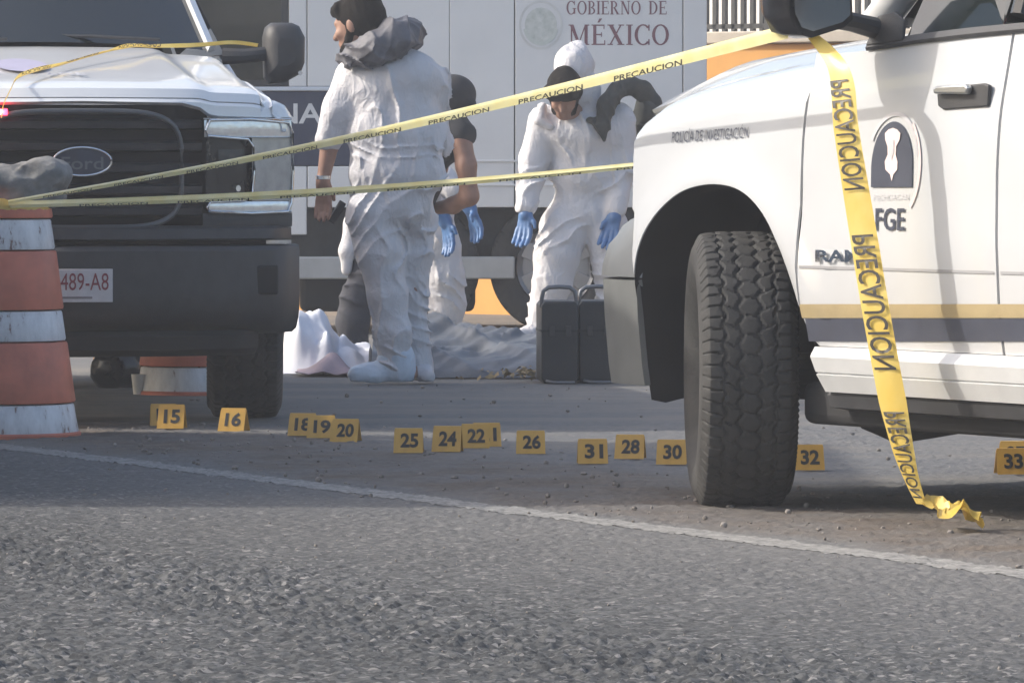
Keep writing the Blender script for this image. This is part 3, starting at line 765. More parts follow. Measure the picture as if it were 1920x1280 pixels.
    # printing on the left flank
    def flank(vs, fs, name, m_, off=.004, parent=T):
        return MB().add([(x, -(ramS(x, z) + off), z) for x, z in vs], fs).build(name, m_, parent, fix=True, angle=60)
    def flank_text(s_, pxa, pya, pxb, pyb, hpx, name, m_, bold=.0):
        v_, f_, w_ = text_geo(s_, bold); vs = []
        for q in v_:
            t = q[0] / w_; vs.append(ram_xz(pxa + (pxb - pxa) * t, pya + (pyb - pya) * t - q[1] * hpx))
        return flank(vs, f_, name, m_)
    flank_text('POLICÍA DE INVESTIGACIÓN', 1258, 268, 1400, 258, 20, 'police_lettering', mat('charcoal print', (.10, .11, .14), .5), .006)
    flank_text('FGE', 1643, 431, 1698, 431, 40, 'emblem_lettering', M_NAVY, .015)
    flank_text('MICHOACAN', 1638, 375, 1704, 374, 11, 'state_lettering', M_GREYPR, .0)
    v_, f_, w_ = text_geo('RAM', .03); mb = MB()
    for lay, off in ((0, .010),):
        mb.add([(lambda xz: (xz[0], -(ramS(*xz) + off), xz[1]))(ram_xz(1534 + 84 * q[0] / w_, 490 - q[1] * 21)) for q in v_], f_)
    mb.build('door_badge', M_CHROME, T, fix=False, angle=60)
    ex = [ram_xz(1634, 351), ram_xz(1711, 351)]
    arch_ = [(1634, 351)] + [(1672.5 - 38.5 * math.cos(a), 312 - 84 * math.sin(a)) for a in np.linspace(0, math.pi, 24)] + [(1711, 351)]
    flank([ram_xz(*q) for q in arch_], [tuple(range(len(arch_)))], 'emblem_shield', M_NAVY, .004)
    fig = [(1658, 250), (1664, 243), (1672, 240), (1680, 243), (1687, 250), (1686, 262), (1680, 275), (1680, 290), (1684, 303), (1684, 318), (1677, 327), (1674, 340), (1671, 327), (1662, 318), (1660, 303), (1665, 290), (1664, 275), (1659, 262)]
    flank([ram_xz(*q) for q in fig], [tuple(range(len(fig)))], 'emblem_figure', M_PINK, .006)
    fig2 = [(1668, 262), (1676, 262), (1677, 285), (1673, 300), (1668, 285)]
    flank([ram_xz(*q) for q in fig2], [tuple(range(5))], 'emblem_figure_shade', M_GREYPR, .0075)
    mb = []
    def arc(cx, cy, rx, ry, a0, a1, t, name, m_):
        vs = []; n = 24
        for i in range(n):
            a = a0 + (a1 - a0) * i / (n - 1)
            vs += [ram_xz(cx + rx * math.cos(a), cy - ry * math.sin(a)), ram_xz(cx + (rx + t) * math.cos(a), cy - (ry + t * 1.6) * math.sin(a))]
        flank(vs, [(2 * i, 2 * i + 1, 2 * i + 3, 2 * i + 2) for i in range(n - 1)], name, m_, .004)
    arc(1674, 300, 43, 82, .1, 2.7, 5, 'emblem_ring', M_GREYPR)
    arc(1678, 310, 44, 95, -.9, .9, 5, 'emblem_outer_ring', M_PINK)
    return T
ram = build_ram()
# ------------------------------------------------------------------ pickup facing the camera
PHI = math.radians(10)
FC = Vector((-1.795, 24.13, 0)); F_SC = Vector((1.02, .885, 1.025)); f_rear = Vector((-math.sin(PHI), math.cos(PHI), 0)); f_left = Vector((math.cos(PHI), math.sin(PHI), 0))
def fordw(x, y, z): return FC + f_rear * x * F_SC.x - f_left * y * F_SC.y + Vector((0, 0, z * F_SC.z))      # y is the truck's right
def build_ford():
    T = empty('white_front_facing_pickup', FC, math.pi / 2 + PHI, 'white pickup facing the camera with black grille, black bumper and red flashing light', 'pickup'); T.scale = F_SC
    HW = .955
    def xf(y): return -.93 + .27 * (min(abs(y), HW) / HW) ** 2.6
    MB().box((-.55, -.70, .40), (5.0, .70, 1.15)).build('body_core', M_DARK, T)
    # bonnet and front fenders in one pressed shape each
    def hz(x, y):
        a = abs(y)
        z = interp(x, [(-.95, 1.215), (-.90, 1.255), (-.82, 1.278), (-.5, 1.315), (0, 1.368), (.5, 1.425), (.7, 1.44)])
        dome = interp(a, [(0, 0), (.50, -.004), (.535, -.008), (.575, -.026), (.66, -.028), (.78, -.034), (.82, -.05)])
        k = interp(x, [(-.9, .6), (-.5, 1), (.7, 1)])
        return z + dome * k
    G = []
    for t in [0, .02, .05, .1, .18, .28, .4, .52, .65, .78, .9, 1.0]:
        row = []
        for y in list(np.linspace(-.80, .80, 57)):
            x0 = xf(y) + .005; x1 = .62 - .10 * (abs(y) / .8) ** 2 + .02
            x = x0 + (x1 - x0) * t; row.append((x, y, hz(x - (xf(y) + .93) * (1 - t), y) - (.012 if t == 0 else 0)))
        G.append(row)
    hood = MB().grid(G).build('bonnet', M_WHITE, T, angle=24, solid=.012)
    # short front face of the bonnet above the grille
    G = []
    for y in np.linspace(-.80, .80, 41):
        zt = hz(-.93, y) - .012; zb = interp(abs(y), [(0, 1.198), (.44, 1.192), (.52, 1.175), (.57, 1.145), (.80, 1.14)])
        G.append([(xf(y) + .004, y, zt), (xf(y) - .012, y, zt - .012), (xf(y) - .014, y, zb + .01), (xf(y) + .012, y, zb)])
    MB().grid(G).build('bonnet_lip', M_WHITE, T, angle=30)
    for s in (-1, 1):
        # fender: from bonnet edge out and down to the arch
        G = []
        for x in sorted(list(np.linspace(-.745, .62, 32))):
            tt = min(1, max(0, (x + .755) / 1.295)); zt = hz(x - (xf(.8) + .93) * (1 - tt), .80) - .006
            dx = max(0, -.35 - x)
            yo = HW - .35 * dx ** 2
            d = abs(x - .02); zl = .40 + .56 * math.sqrt(max(0, 1 - (d / .50) ** 2.4)) if d < .50 else (.62 if x < 0 else .42)
            if x < -.46: zl = interp(x, [(-.745, 1.142), (-.58, 1.138), (-.56, .80), (-.46, .70)])
            sh = min(1.225 + (x + .7) * .05, zt - .05)
            row = [(x, s * .803, zt), (x, s * .83, zt - .035), (x, s * .855, sh + .03), (x, s * (yo - .045), sh), (x, s * (yo - .012), sh - .025), (x, s * yo, sh - .06)]
            for t in (.2, .4, .6, .8, .92, 1): row.append((x, s * (yo + .012 * math.exp(-((1 - t) / .15) ** 2)), (sh - .06) * (1 - t) + min(zl, sh - .065) * t))
            G.append(row)
        MB().grid(G).build('front_fender', M_WHITE, T, angle=28, solid=.006)
        G = []
        for y in np.linspace(.797, .948, 12):
            zt_ = interp(y, [(.797, 1.190), (.83, 1.205), (.88, 1.208), (.92, 1.195), (.948, 1.165)]); x_ = xf(y)
            G.append([(x_ + .01, s * y, 1.141), (x_ - .012, s * y, 1.15), (x_ - .006, s * y, zt_ - .022), (x_ + .02, s * y, zt_), (x_ + .09, s * min(y, .93), zt_ + .006)])
        MB().grid(G).build('fender_nose', M_WHITE, T, angle=40)
        MB().grid([[(.02 + .50 * math.cos(a), s * (HW - .01), .40 + .56 * math.sin(a)), (.02 + .52 * math.cos(a), s * .5, .42 + .58 * math.sin(a))] for a in np.linspace(0, math.pi, 18)]).build('wheel_arch_liner', M_DARK, T)
        # head lamp: C shaped chrome frame round a dark bowl
        def hl(y, z, o=0): return (xf(y) - .02 - o + .10 * max(0, (.85 - z)) * 0 + .0, s * y, z)
        def lamp(poly, o0, o1, nm, m_, par, bev=.004):
            return MB().prism(poly, o0, o1, lambda p, t: hl(p[0], p[1], t)).build(nm, m_, par, bevel=bev, angle=30)
        def quadstrip(y0, y1, z0, z1, o0, o1, nm, m_, par, n=8):
            ys = np.linspace(y0, y1, n); G = []
            for y in ys: G.append([hl(y, z0, o0), hl(y, z0, o1), hl(y, (z0 + z1) / 2, o1 + .006), hl(y, z1, o1), hl(y, z1, o0)])
            return MB().grid(G).build(nm, m_, par, angle=40)
        h = quadstrip(.545, .938, .80, 1.130, -.06, -.012, 'headlight', M_GLOSSB, T)
        quadstrip(.535, .945, 1.075, 1.138, -.02, .012, 'upper_lamp_bar', M_LENS, h); quadstrip(.755, .945, .838, 1.073, -.02, .010, 'side_lamp_bar', mat('side lamp lens', (.42, .40, .37), .12, coat=1, var=.2, scale=20), h, 6)
        quadstrip(.555, .945, .797, .836, -.02, .012, 'lower_lamp_bar', M_LENS, h)
        for z_, y0_ in ((1.14, .53), (1.072, .55), (.795, .55)): quadstrip(y0_, .945, z_, z_ + .006, -.02, .018, 'chrome_edge', M_CHROME, h)
        quadstrip(.60, .72, .90, 1.03, -.02, -.004, 'projector_lamp', M_GLOSSB, h, 5)
        MB().tube([hl(y_, z_, .02) for y_, z_ in ((.56, 1.138), (.75, 1.142), (.93, 1.13), (.95, 1.09), (.952, .95), (.945, .83), (.925, .797), (.75, .792), (.56, .80), (.545, .815), (.56, .835), (.72, .84), (.755, .86), (.765, .95), (.76, 1.04), (.735, 1.068), (.62, 1.075), (.55, 1.08), (.54, 1.10), (.56, 1.138))], .006, 6, caps=False).build('lamp_frame', M_CHROME, h, angle=70)
        MB().add([hl(.69 + .012 * math.cos(k), .885 + .012 * math.sin(k), .02) for k in np.linspace(0, 6.28, 9)[:-1]], [tuple(range(8))]).build('marker_bulb', M_LENS, h)
        quadstrip(.53, .95, .742, .793, -.04, .0, 'lamp_trim', M_BLACK, T)
        # mirror
        my = 1.145; mx = .72; mz = 1.415
        prof = [(-.095, -.10), (-.075, -.125), (.0, -.118), (.07, -.085), (.09, -.04), (.092, .06), (.065, .105), (.03, .118), (-.06, .118), (-.088, .10), (-.1, .06)]
        if s > 0: pass
        G = []
        for dx, k in ((-.07, .45), (-.06, .72), (-.035, .92), (.0, 1), (.05, 1.0), (.06, .97)):
            G.append([(mx + dx, s * (my + y * k), mz + z * k) for y, z in prof + prof[:1]])
        m = MB().grid(G); n_ = len(prof)
        m.add([(mx - .07, s * (my + y * .45), mz + z * .45) for y, z in prof], [tuple(range(n_))]); m.add([(mx + .06, s * (my + y * .97), mz + z * .97) for y, z in prof], [tuple(range(n_))])
        mo = m.build('mirror_housing', M_BLACK, T, angle=50)
        MB().prism([(my + y * .85, mz + z * .85) for y, z in prof], .062, .066, lambda p, t: (mx + t, s * p[0], p[1])).build('mirror_glass', M_CHROME, mo)
        MB().tube([(mx + .02, s * .86, 1.40), (mx - .01, s * .95, 1.40), (mx, s * 1.06, 1.41)], [.035, .03, .03], 10).build('mirror_arm', M_BLACK, mo)
        MB().add([(mx - .075, s * (my + .058 + .010 * math.cos(k)), mz - .082 + .010 * math.sin(k)) for k in np.linspace(0, 6.28, 9)[:-1]], [tuple(range(8))]).build('mirror_lamp', M_LENS, mo)
    # grille: black field, horizontal bars, grey bezel, oval badge
    MB().grid([[(xf(y) + .06, y, .76), (xf(y) + .05, y, 1.195)] for y in np.linspace(-.56, .56, 25)]).build('grille_back', M_DARK, T)
    for z_ in (.80, .88, .96, 1.04, 1.12):
        MB().grid([[(xf(y) + .05, y, z_ - .02), (xf(y) + .005, y, z_ - .012), (xf(y) + .0, y, z_ + .012), (xf(y) + .05, y, z_ + .022)] for y in np.linspace(-.53, .53, 21)]).build('grille_bar', M_BLACK, T, angle=50)
    bez = []
    for k in range(49):
        a = 2 * math.pi * k / 48; cy, sy = math.cos(a), math.sin(a)
        y = math.copysign(abs(cy) ** .45, cy) * .435; z = .955 + math.copysign(abs(sy) ** .5, sy) * .215
        bez.append((xf(y) - .03, y, z))
    MB().tube(bez, .011, 8, caps=False).build('grille_bezel', mat('grey bezel', (.10, .105, .11), .35, metal=.2), T, angle=70)
    bd = MB().prism([(.125 * math.cos(a), .985 + .052 * math.sin(a)) for a in np.linspace(0, 2 * math.pi, 33)[:-1]], -.035, -.055, lambda p, t: (xf(0) + t, p[0], p[1])).build('badge', M_NAVY, T)
    MB().tube([(xf(0) - .056, .125 * math.cos(a), .985 + .052 * math.sin(a)) for a in np.linspace(0, 2 * math.pi, 41)], .0055, 6, caps=False).build('badge_ring', M_CHROME, bd, angle=70)
    v_, f_, w_ = text_geo('Ford', .01)
    MB().add([(xf(0) - .0575, .09 - .18 * q[0] / w_, .957 + .045 * q[1]) for q in v_], f_).build('badge_lettering', mat('dull badge print', (.16, .165, .18), .4, metal=.3), bd)
    # bumper
    def bumper(prof, ymax, nm, m_, n=41, a=35):
        G = []
        for y in np.linspace(-ymax, ymax, n):
            k = abs(y) / ymax; G.append([(xf(min(abs(y), .955)) - ox + .10 * max(0, k - .9) / .1, y, z) for ox, z in prof])
        return MB().grid(G).build(nm, m_, T, angle=a)
    bumper([(-.05, .748), (.05, .745), (.07, .735), (.075, .70), (.07, .695), (.0, .69)], .955, 'bumper_top', M_BLACK)
    bumper([(.0, .675), (.085, .672), (.105, .655), (.11, .50), (.105, .44), (.08, .40), (.02, .36), (-.10, .34)], .985, 'bumper', M_BLACK)
    bumper([(.03, .36), (.05, .34), (.03, .29), (-.06, .262), (-.3, .26)], .80, 'lower_valance', mat('matt black valance', (.022, .023, .024), .8), 31)
    for s in (-1, 1):
        MB().box((xf(.78) - .115, min(s * .66, s * .86), .49), (xf(.78) - .06, max(s * .66, s * .86), .60)).build('fog_lamp_recess', M_DARK, T, bevel=.01)
        MB().box((xf(.9) - .09, min(s * .82, s * .93), .678), (xf(.9) - .05, max(s * .82, s * .93), .692)).build('bumper_chip', M_LENS, T)
    # number plate
    zc = 1.05 - (548 - 283) / 510.0; yp = .028
    pl = MB().prism([(-.148, -.061), (.148, -.061), (.148, .061), (-.148, .061)], -.125, -.129, lambda p, t: (-.93 + t, yp + p[0], zc + p[1])).build('number_plate', mat('plate white', (.62, .60, .60), .5, var=.1, scale=20), T, bevel=.002)
    v_, f_, w_ = text_geo('489-A8', .0)
    MB().add([(-.93 - .131, yp + .075 - .205 * q[0] / w_, zc - .016 + .062 * q[1]) for q in v_], f_).build('plate_number', mat('plate red', (.26, .05, .06), .6), pl)
    MB().box((-.93 - .1305, yp - .06, zc - .048), (-.93 - .1295, yp + .09, zc - .040)).build('plate_caption', mat('plate grey', (.25, .22, .22), .6), pl)
    # lamp flashing red behind the grille edge
    ry = .345; red = MB().prism([(-.03, -.012), (.03, -.012), (.03, .012), (-.03, .012)], -.03, -.05, lambda p, t: (xf(ry) + t, ry + p[0], 1.167 + p[1])).build('flashing_light', mat('red flash lamp', (.9, .1, .06), .3, emit=((1.0, .02, .05), 9.0)), T, bevel=.004); MB().prism([(.012 * math.cos(a) + .004, .007 * math.sin(a)) for a in np.linspace(0, 6.283, 17)[:-1]], -.0505, -.056, lambda p, t: (xf(ry) + t, ry + p[0], 1.167 + p[1])).build('diode', mat('white hot diode', (1, .8, .8), .3, emit=((1, .75, .75), 30.0)), red)
    # emblem print on the bonnet
    def on_hood(vs, fs, nm, m_, off):
        return MB().add([(x, y, hz(x - (xf(y) + .93) * .5, y) + off) for x, y in vs], fs).build(nm, m_, hood)
    n = 28; on_hood([(-.25 + .26 * math.sin(a), .18 + .115 * math.cos(a)) for a in np.linspace(0, 2 * math.pi, n + 1)[:-1]], [tuple(range(n))], 'bonnet_emblem', mat('faded violet print', (.42, .40, .52), .5), .010)
    v_, f_, w_ = text_geo('FGE', .01)
    on_hood([(-.55 - .10 * q[1], .10 - .16 * q[0] / w_) for q in v_], f_, 'bonnet_lettering', M_GREYPR, .010)
    # cowl, wipers, windscreen, cab, bed
    MB().grid([[(.58 - .1 * (abs(t)) ** 2, t * .80, 1.425 - .06 * t * t), (.80 - .0 * t * t, t * .80, 1.432 - .05 * t * t)] for t in np.linspace(-1, 1, 15)]).build('cowl', M_BLACK, T)
    G = []
    for k in (0, .25, .5, .75, 1):
        row = []
        for t in np.linspace(-1, 1, 17):
            hw = .80 - .14 * k; x = .62 + .16 * t * t + k * (.72 - .03 * t * t); row.append((x, t * hw, 1.452 - .03 * t * t + k * .49))
        G.append(row)
    MB().grid(G).build('windscreen', M_GLASS, T, angle=60)
    for s0 in (-.55, .15):
        MB().tube([(.60, s0, 1.462), (.645, s0 + .3, 1.475), (.70, s0 + .58, 1.478)], .008, 6).build('wiper', M_BLACK, T)
    for s in (-1, 1):
        G = []
        for k in np.linspace(0, 1, 6):
            hw = .80 - .14 * k; x = .78 + k * .69; z = 1.425 + k * .49
            G.append([(x - .02, s * hw, z + .012), (x + .01, s * (hw + .028), z + .018), (x + .06, s * (hw + .035), z)])
        MB().grid(G).build('roof_pillar', M_WHITE, T, angle=60, solid=.03)
        # side glass, doors, bed side
        MB().prism([(.92, 1.40), (2.6, 1.42), (2.5, 1.86), (1.5, 1.88)], -.002, .002, lambda p, t: (p[0], s * (.90 - (p[1] - 1.4) * .42 + t), p[1])).build('side_window', M_GLASS, T)
        for a, b_ in ((.64, 1.72), (1.73, 2.68)):
            MB().grid([[(x, s * interp(z, [(.38, .92), (.6, .95), (1.0, .955), (1.25, .945), (1.41, .905)]), z) for z in np.linspace(.40, interp(x, [(.64, 1.27), (.80, 1.33), (1.05, 1.41)]), 10)] for x in np.linspace(a, b_, 9)]).build('door', M_WHITE, T, solid=.02)
        xc = 3.68
        def zl3(x): d = abs(x - xc); return .40 + .52 * math.sqrt(max(0, 1 - (d / .52) ** 2.4)) if d < .52 else .45
        MB().grid([[(x, s * .95, zl3(x) + (1.40 - zl3(x)) * t) for t in np.linspace(0, 1, 6)] for x in sorted(list(np.linspace(2.72, 4.75, 14)) + list(np.linspace(xc - .52, xc + .52, 21)))]).build('bed_side', M_WHITE, T, solid=.03)
        MB().box((.6, min(s * .9, s * .98), .30), (2.75, max(s * .9, s * .98), .36)).build('side_step', M_BLACK, T, bevel=.02)
        wheel(T, .02, s * .85, .395, .33, math.radians(-8), s, 100); wheel(T, 3.68, s * .845, .395, .275, 0, s, 100)
    MB().grid([[(x, t * (.67 if x < 1.5 else .68), z + .03 * (1 - t * t)) for t in np.linspace(-1, 1, 9)] for x, z in ((1.36, 1.935), (1.8, 1.955), (2.45, 1.94))]).build('roof', M_WHITE, T, solid=.04)
    MB().grid([[(2.70, t * .86, 1.41), (2.47, t * .68, 1.93)] for t in np.linspace(-1, 1, 6)]).build('rear_window', M_GLASS, T)
    MB().box((4.74, -.92, .55), (4.80, .92, 1.40)).build('tailgate', M_WHITE, T, bevel=.02)
    MB().tube([(.02, -.72, .38), (.02, .72, .38)], .06, 10).build('axle', M_DARK, T)
    return T
ford = build_ford()
# ------------------------------------------------------------------ government box truck behind the people
TY = 35.6
def tp(px, py, dy=0): return P(px, py, TY + dy)
def build_truck():
    T = empty('white_box_truck', (0, TY, 0), 0, 'white government box truck lettered in maroon behind the people', 'truck')
    def lx(px): return (px - 960) * TY / FPX
    def lz(py): return CAM_H - (py - HORIZON) * TY / FPX
    zt = 3.1
    def panel(nm, pa, pb, ya, yb, m_=M_WHITE2, d=0.0, par=None, bev=.006):
        return MB().box((lx(pa), d, lz(yb)), (lx(pb), d + .03, lz(ya) if ya is not None else zt)).build(nm, m_, par or T, bevel=bev)
    MB().box((lx(300), .032, lz(388)), (lx(1322), 2.1, zt)).build('body_core', mat('truck inside', (.10, .10, .10), .8), T)
    for a, b_, c_ in ((542, 575.2, 162.5), (576.8, 842.8, 162.5), (843.4, 964, 389), (966, 1279.4, 389), (1281, 1325, 389)): panel('side_panel', a, b_, None, c_)
    panel('side_panel', 576.8, 842.5, 312, 389, d=.001)
    panel('side_panel', 300, 575, 312, 440, d=.002)
    # fine vertical ribs of the body panels
    for px in list(range(610, 960, 44)) + list(range(1005, 1275, 45)): MB().box((lx(px) - .004, -.003, lz(389)), (lx(px) + .004, .004, zt)).build('panel_rib', M_WHITE2, T) if False else None
    panel('belt_rail', 300, 843, 163, 171, mat('pale rail', (.62, .66, .72), .3, metal=.3), d=-.012)
    bl = panel('blue_panel', 300, 842.5, 171.5, 311, mat('truck navy paint', (.030, .038, .075), .4, coat=.3), d=.003)
    v_, f_, w_ = text_geo('NACIONAL', .018)
    MB().add([(lx(517 + 316 * q[0] / w_), .001, lz(231 - 36 * q[1])) for q in v_], f_).build('side_lettering', mat('white print', (.62, .63, .64), .5), bl)
    # crew window at the left
    wf = panel('cab_window', 300, 541, None, 162, M_BLACK, d=.004)
    MB().box((lx(300), -.002, lz(150)), (lx(527), .003, zt - .3)).build('pane', mat('olive tinted glass', (.030, .032, .026), .06, spec=.7, var=.4, scale=2), wf)
    # horizontal pressing under the lettering
    for py in (300, 345): MB().box((lx(843.5), -.008, lz(py + 4)), (lx(1325), .001, lz(py))).build('pressed_rail', M_WHITE2, T, bevel=.003)
    # chassis and side guard
    MB().box((lx(300), .25, lz(500)), (lx(1325), 1.9, lz(392))).build('chassis', mat('chassis grey', (.075, .078, .08), .7, var=.3), T)
    MB().box((lx(500), .0, lz(523)), (lx(965), .05, lz(481))).build('side_guard', mat('silver guard', (.42, .43, .43), .45, metal=.4), T, bevel=.01)
    MB().box((lx(560), .10, lz(585)), (lx(890), .75, lz(505))).build('fuel_tank', M_DARK, T, bevel=.04)
    for px, r in ((775, .385), (1042, .385), (1320 - 90, .385)):
        wheel(T, lx(px), .16, r, .24, 0, -1, 60)
        wheel(T, lx(px), 1.9, r, .24, 0, 1, 60)
    MB().box((lx(1140), .2, lz(560)), (lx(1322), 1.8, lz(470))).build('rear_bumper', M_DARK, T)
    # words in roman capitals
    M_MAR = mat('maroon print', (.19, .085, .105), .55, var=.15, scale=30)
    def glyph(c):
        """strokes of a roman capital: list of polygons, width"""
        S_ = .17; h = .075
        R = lambda x0, y0, x1, y1: [(x0, y0), (x1, y0), (x1, y1), (x0, y1)]
        def stem(x, ser=.09): return [R(x, 0, x + S_, 1), R(x - ser, 0, x + S_ + ser, .05), R(x - ser, .95, x + S_ + ser, 1)]
        def bowl(cx, cy, rx, ry, a0, a1, t, th):
            n = 18; out = []; a = np.linspace(a0, a1, n)
            for i in range(n - 1):
                q = []
                for k in (a[i], a[i + 1]): q.append((cx + rx * math.cos(k), cy + ry * math.sin(k)))
                for k in (a[i + 1], a[i]): q.append((cx + (rx - t) * math.cos(k), cy + (ry - th) * math.sin(k)))
                out.append(q)
            return out
        pi = math.pi
        if c == 'I': return stem(.09), .35
        if c == 'O': return bowl(.46, .5, .46, .52, 0, 2 * pi, .17, .065), .92
        if c == 'C': return bowl(.46, .5, .46, .52, .75, 2 * pi - .75, .17, .065) + [R(.74, .70, .81, 1.0), R(.74, 0, .81, .28)], .84
        if c == 'G': return bowl(.46, .5, .46, .52, .75, 2 * pi - .5, .17, .065) + [R(.74, .70, .81, 1.0), R(.68, .05, .85, .46), R(.58, .42, .94, .47)], .94
        if c == 'D': return stem(.09) + bowl(.30, .5, .52, .5, -pi / 2, pi / 2, .17, .06), .84
        if c == 'B': return stem(.09) + bowl(.30, .745, .36, .255, -pi / 2, pi / 2, .15, .055) + bowl(.30, .265, .42, .265, -pi / 2, pi / 2, .16, .055), .76
        if c == 'R': return stem(.09) + bowl(.30, .73, .38, .27, -pi / 2, pi / 2, .16, .055) + [[(.34, .48), (.52, .48), (.86, 0), (.66, 0)], R(.62, 0, .93, .05)], .92
        if c == 'E': return stem(.09) + [R(.26, .94, .70, 1), R(.26, 0, .74, .06), R(.26, .48, .56, .54), R(.65, .78, .70, 1), R(.69, 0, .74, .23), R(.52, .40, .56, .62)], .76
        if c == 'N': return [R(.10, 0, .17, 1), R(.74, 0, .81, 1), [(.06, 1), (.26, 1), (.81, 0), (.66, 0)], R(0, 0, .27, .05), R(.64, .95, .91, 1), R(0, .95, .2, 1)], .92
        if c == 'M': return [R(.12, 0, .19, 1), R(.86, 0, 1.03, 1), [(.06, 1), (.26, 1), (.60, .12), (.50, 0)], [(.50, 0), (.60, .12), (.95, 1), (.88, 1)], R(0, 0, .3, .05), R(.77, 0, 1.12, .05), R(0, .95, .2, 1), R(.9, .95, 1.12, 1)], 1.14
        if c == 'X': return [[(.06, 1), (.27, 1), (.84, 0), (.63, 0)], [(.70, 1), (.78, 1), (.18, 0), (.10, 0)], R(0, 0, .3, .05), R(.54, 0, .92, .05), R(0, .95, .36, 1), R(.6, .95, .9, 1)], .92
        if c == 'Í' or c == 'É':
            b_, w = glyph('I' if c == 'Í' else 'E'); return b_ + [[(.32, 1.10), (.42, 1.10), (.58, 1.30), (.42, 1.30)]], w
        return [], .35
    def word(s_, pa, pb, pbase, hpx):
        polys = []; x = 0
        for c in s_:
            g, w = glyph(c); polys += [[(x + p[0], p[1]) for p in q] for q in g]; x += w + .10
        W = x - .10
        mb = MB()
        for i, q in enumerate(polys): mb.add([(lx(pa + (pb - pa) * p[0] / W), -.0015 - .00002 * (i % 7), lz(pbase - hpx * p[1])) for p in q], [tuple(range(len(q)))])
        return mb.build('government_lettering', M_MAR, T, fix=False)
    word('GOBIERNO', 1062, 1201, 28, 25); word('DE', 1216, 1250, 28, 25); word('MÉXICO', 1066, 1254, 85, 38)
    # round eagle seal, faint green and grey
    M_SEAL = mat('faded green print', (.52, .56, .53), .6, var=.1, scale=12); M_SEAL2 = mat('faded grey print', (.58, .59, .58), .6)
    def disc(cx, cy, rx, ry, nm, m_, d, a0=0, a1=2 * math.pi, r_in=0.0):
        n = 40; a = np.linspace(a0, a1, n); mb = MB(); vs = []
        for k in a: vs += [(lx(cx + rx * r_in * math.cos(k)), d, lz(cy - ry * r_in * math.sin(k))), (lx(cx + rx * math.cos(k)), d, lz(cy - ry * math.sin(k)))]
        return mb.add(vs, [(2 * i, 2 * i + 1, 2 * i + 3, 2 * i + 2) for i in range(n - 1)]).build(nm, m_, T)
    disc(1014, 48, 41, 46, 'seal_ring', M_SEAL2, -.0014, r_in=.9)
    disc(1014, 50, 33, 36, 'seal_wreath', M_SEAL, -.0018, math.pi * 1.05, math.pi * 1.95, .78)
    disc(1014, 48, 30, 33, 'seal_field', mat('blotchy pale green print', (.50, .55, .51), .6, var=.22, scale=22, color2=(.62, .64, .62)), -.0016)
    return T
truck = build_truck()
# unseen truck copy, added left of the frame to shade the near lane
shade_truck = copy_tree(truck)
for ch in list(shade_truck.children):
    if ch.name.split('.')[0] in ('government_lettering', 'seal_ring', 'seal_wreath', 'seal_eagle'): bpy.data.objects.remove(ch)
shade_truck.scale = (1.25, 1, .78); shade_truck.location = (-2.3, 21.05, 0); shade_truck.rotation_euler = (0, 0, math.radians(90))
tag(shade_truck, 'unseen second white box truck added on the left, shading the near lane', 'truck')

# ------------------------------------------------------------------ striped barrels, rock
M_ORR = mat('faded orange red plastic', (.60, .17, .105), .55, var=.22, scale=7, bump=.1)
def scuffed(name, c, dirt, sc=11):
    m = bpy.data.materials.new(name); m.use_nodes = True; nt = m.node_tree; b = nt.nodes['Principled BSDF']
    tc = nt.nodes.new('ShaderNodeTexCoord'); mp = nt.nodes.new('ShaderNodeMapping'); mp.inputs['Scale'].default_value = (1.6, 1.6, .55)
    n = nt.nodes.new('ShaderNodeTexNoise'); n.inputs['Scale'].default_value = sc; n.inputs['Detail'].default_value = 9; n.inputs['Roughness'].default_value = .72
    nt.links.new(tc.outputs['Object'], mp.inputs[0]); nt.links.new(mp.outputs[0], n.inputs['Vector'])
    r = nt.nodes.new('ShaderNodeValToRGB'); e = r.color_ramp.elements
    e[0].position = .36; e[0].color = (*dirt, 1); e[1].position = .41; e[1].color = (*[x * .8 for x in c], 1); q = e.new(.6); q.color = (*c, 1)
    nt.links.new(n.outputs['Fac'], r.inputs[0]); nt.links.new(r.outputs[0], b.inputs['Base Color']); b.inputs['Roughness'].default_value = .55
    return m
M_BAND = scuffed('scuffed white reflective band', (.76, .77, .79), (.20, .12, .10))
def barrel(name, px, Y, k, label, zoff=0.0):
    T = empty(name, P(px, 0, Y) * Vector((1, 1, 0)) if False else (P(px, 283, Y).x, Y, rz(P(px, 283, Y).x, Y)), 0, label, 'barrel', 'striped traffic barrels')
    def r(z): return (.282 - .108 * (z / .86) ** .9) * k
    zs = [0.0, .135, .325, .445, .675, .80, .86]
    nm = ['base_ring'] + [None] * 6
    bands = [(.0, .118, M_BAND), (.122, .345, M_ORR), (.349, .46, M_BAND), (.464, .68, M_ORR), (.684, .795, M_BAND), (.799, .86, M_ORR)]
    for i, (a, b_, m_) in enumerate(bands):
        st = .010 if m_ is M_ORR else .004
        pr = [(r(a) - .03, a), (r(a) + st - .003, a + .001), (r(a) + st, a + .008), (r((a + b_) / 2) + st, (a + b_) / 2), (r(b_) + st, b_ - .008), (r(b_) + st - .004, b_ - .001), (r(b_) - .03, b_)]
        if i == 5: pr += [(.05, b_ + .005), (.001, b_ + .006)]
        MB().lathe(pr, 44).build('white_band' if m_ is M_BAND else 'red_band', m_, T, angle=50)
    # moulded foot ring
    MB().lathe([(r(0) + .0, -.02), (r(0) + .008, -.018), (r(0) + .012, .008), (r(0) + .004, .014), (r(0) - .02, .02)], 44).build('foot_ring', M_ORR if True else M_BLACK, T, angle=50)
    return T
barrel('traffic_barrel', 2, 22.6, 1.0, 'red and white striped traffic barrel with a grey rock on top')
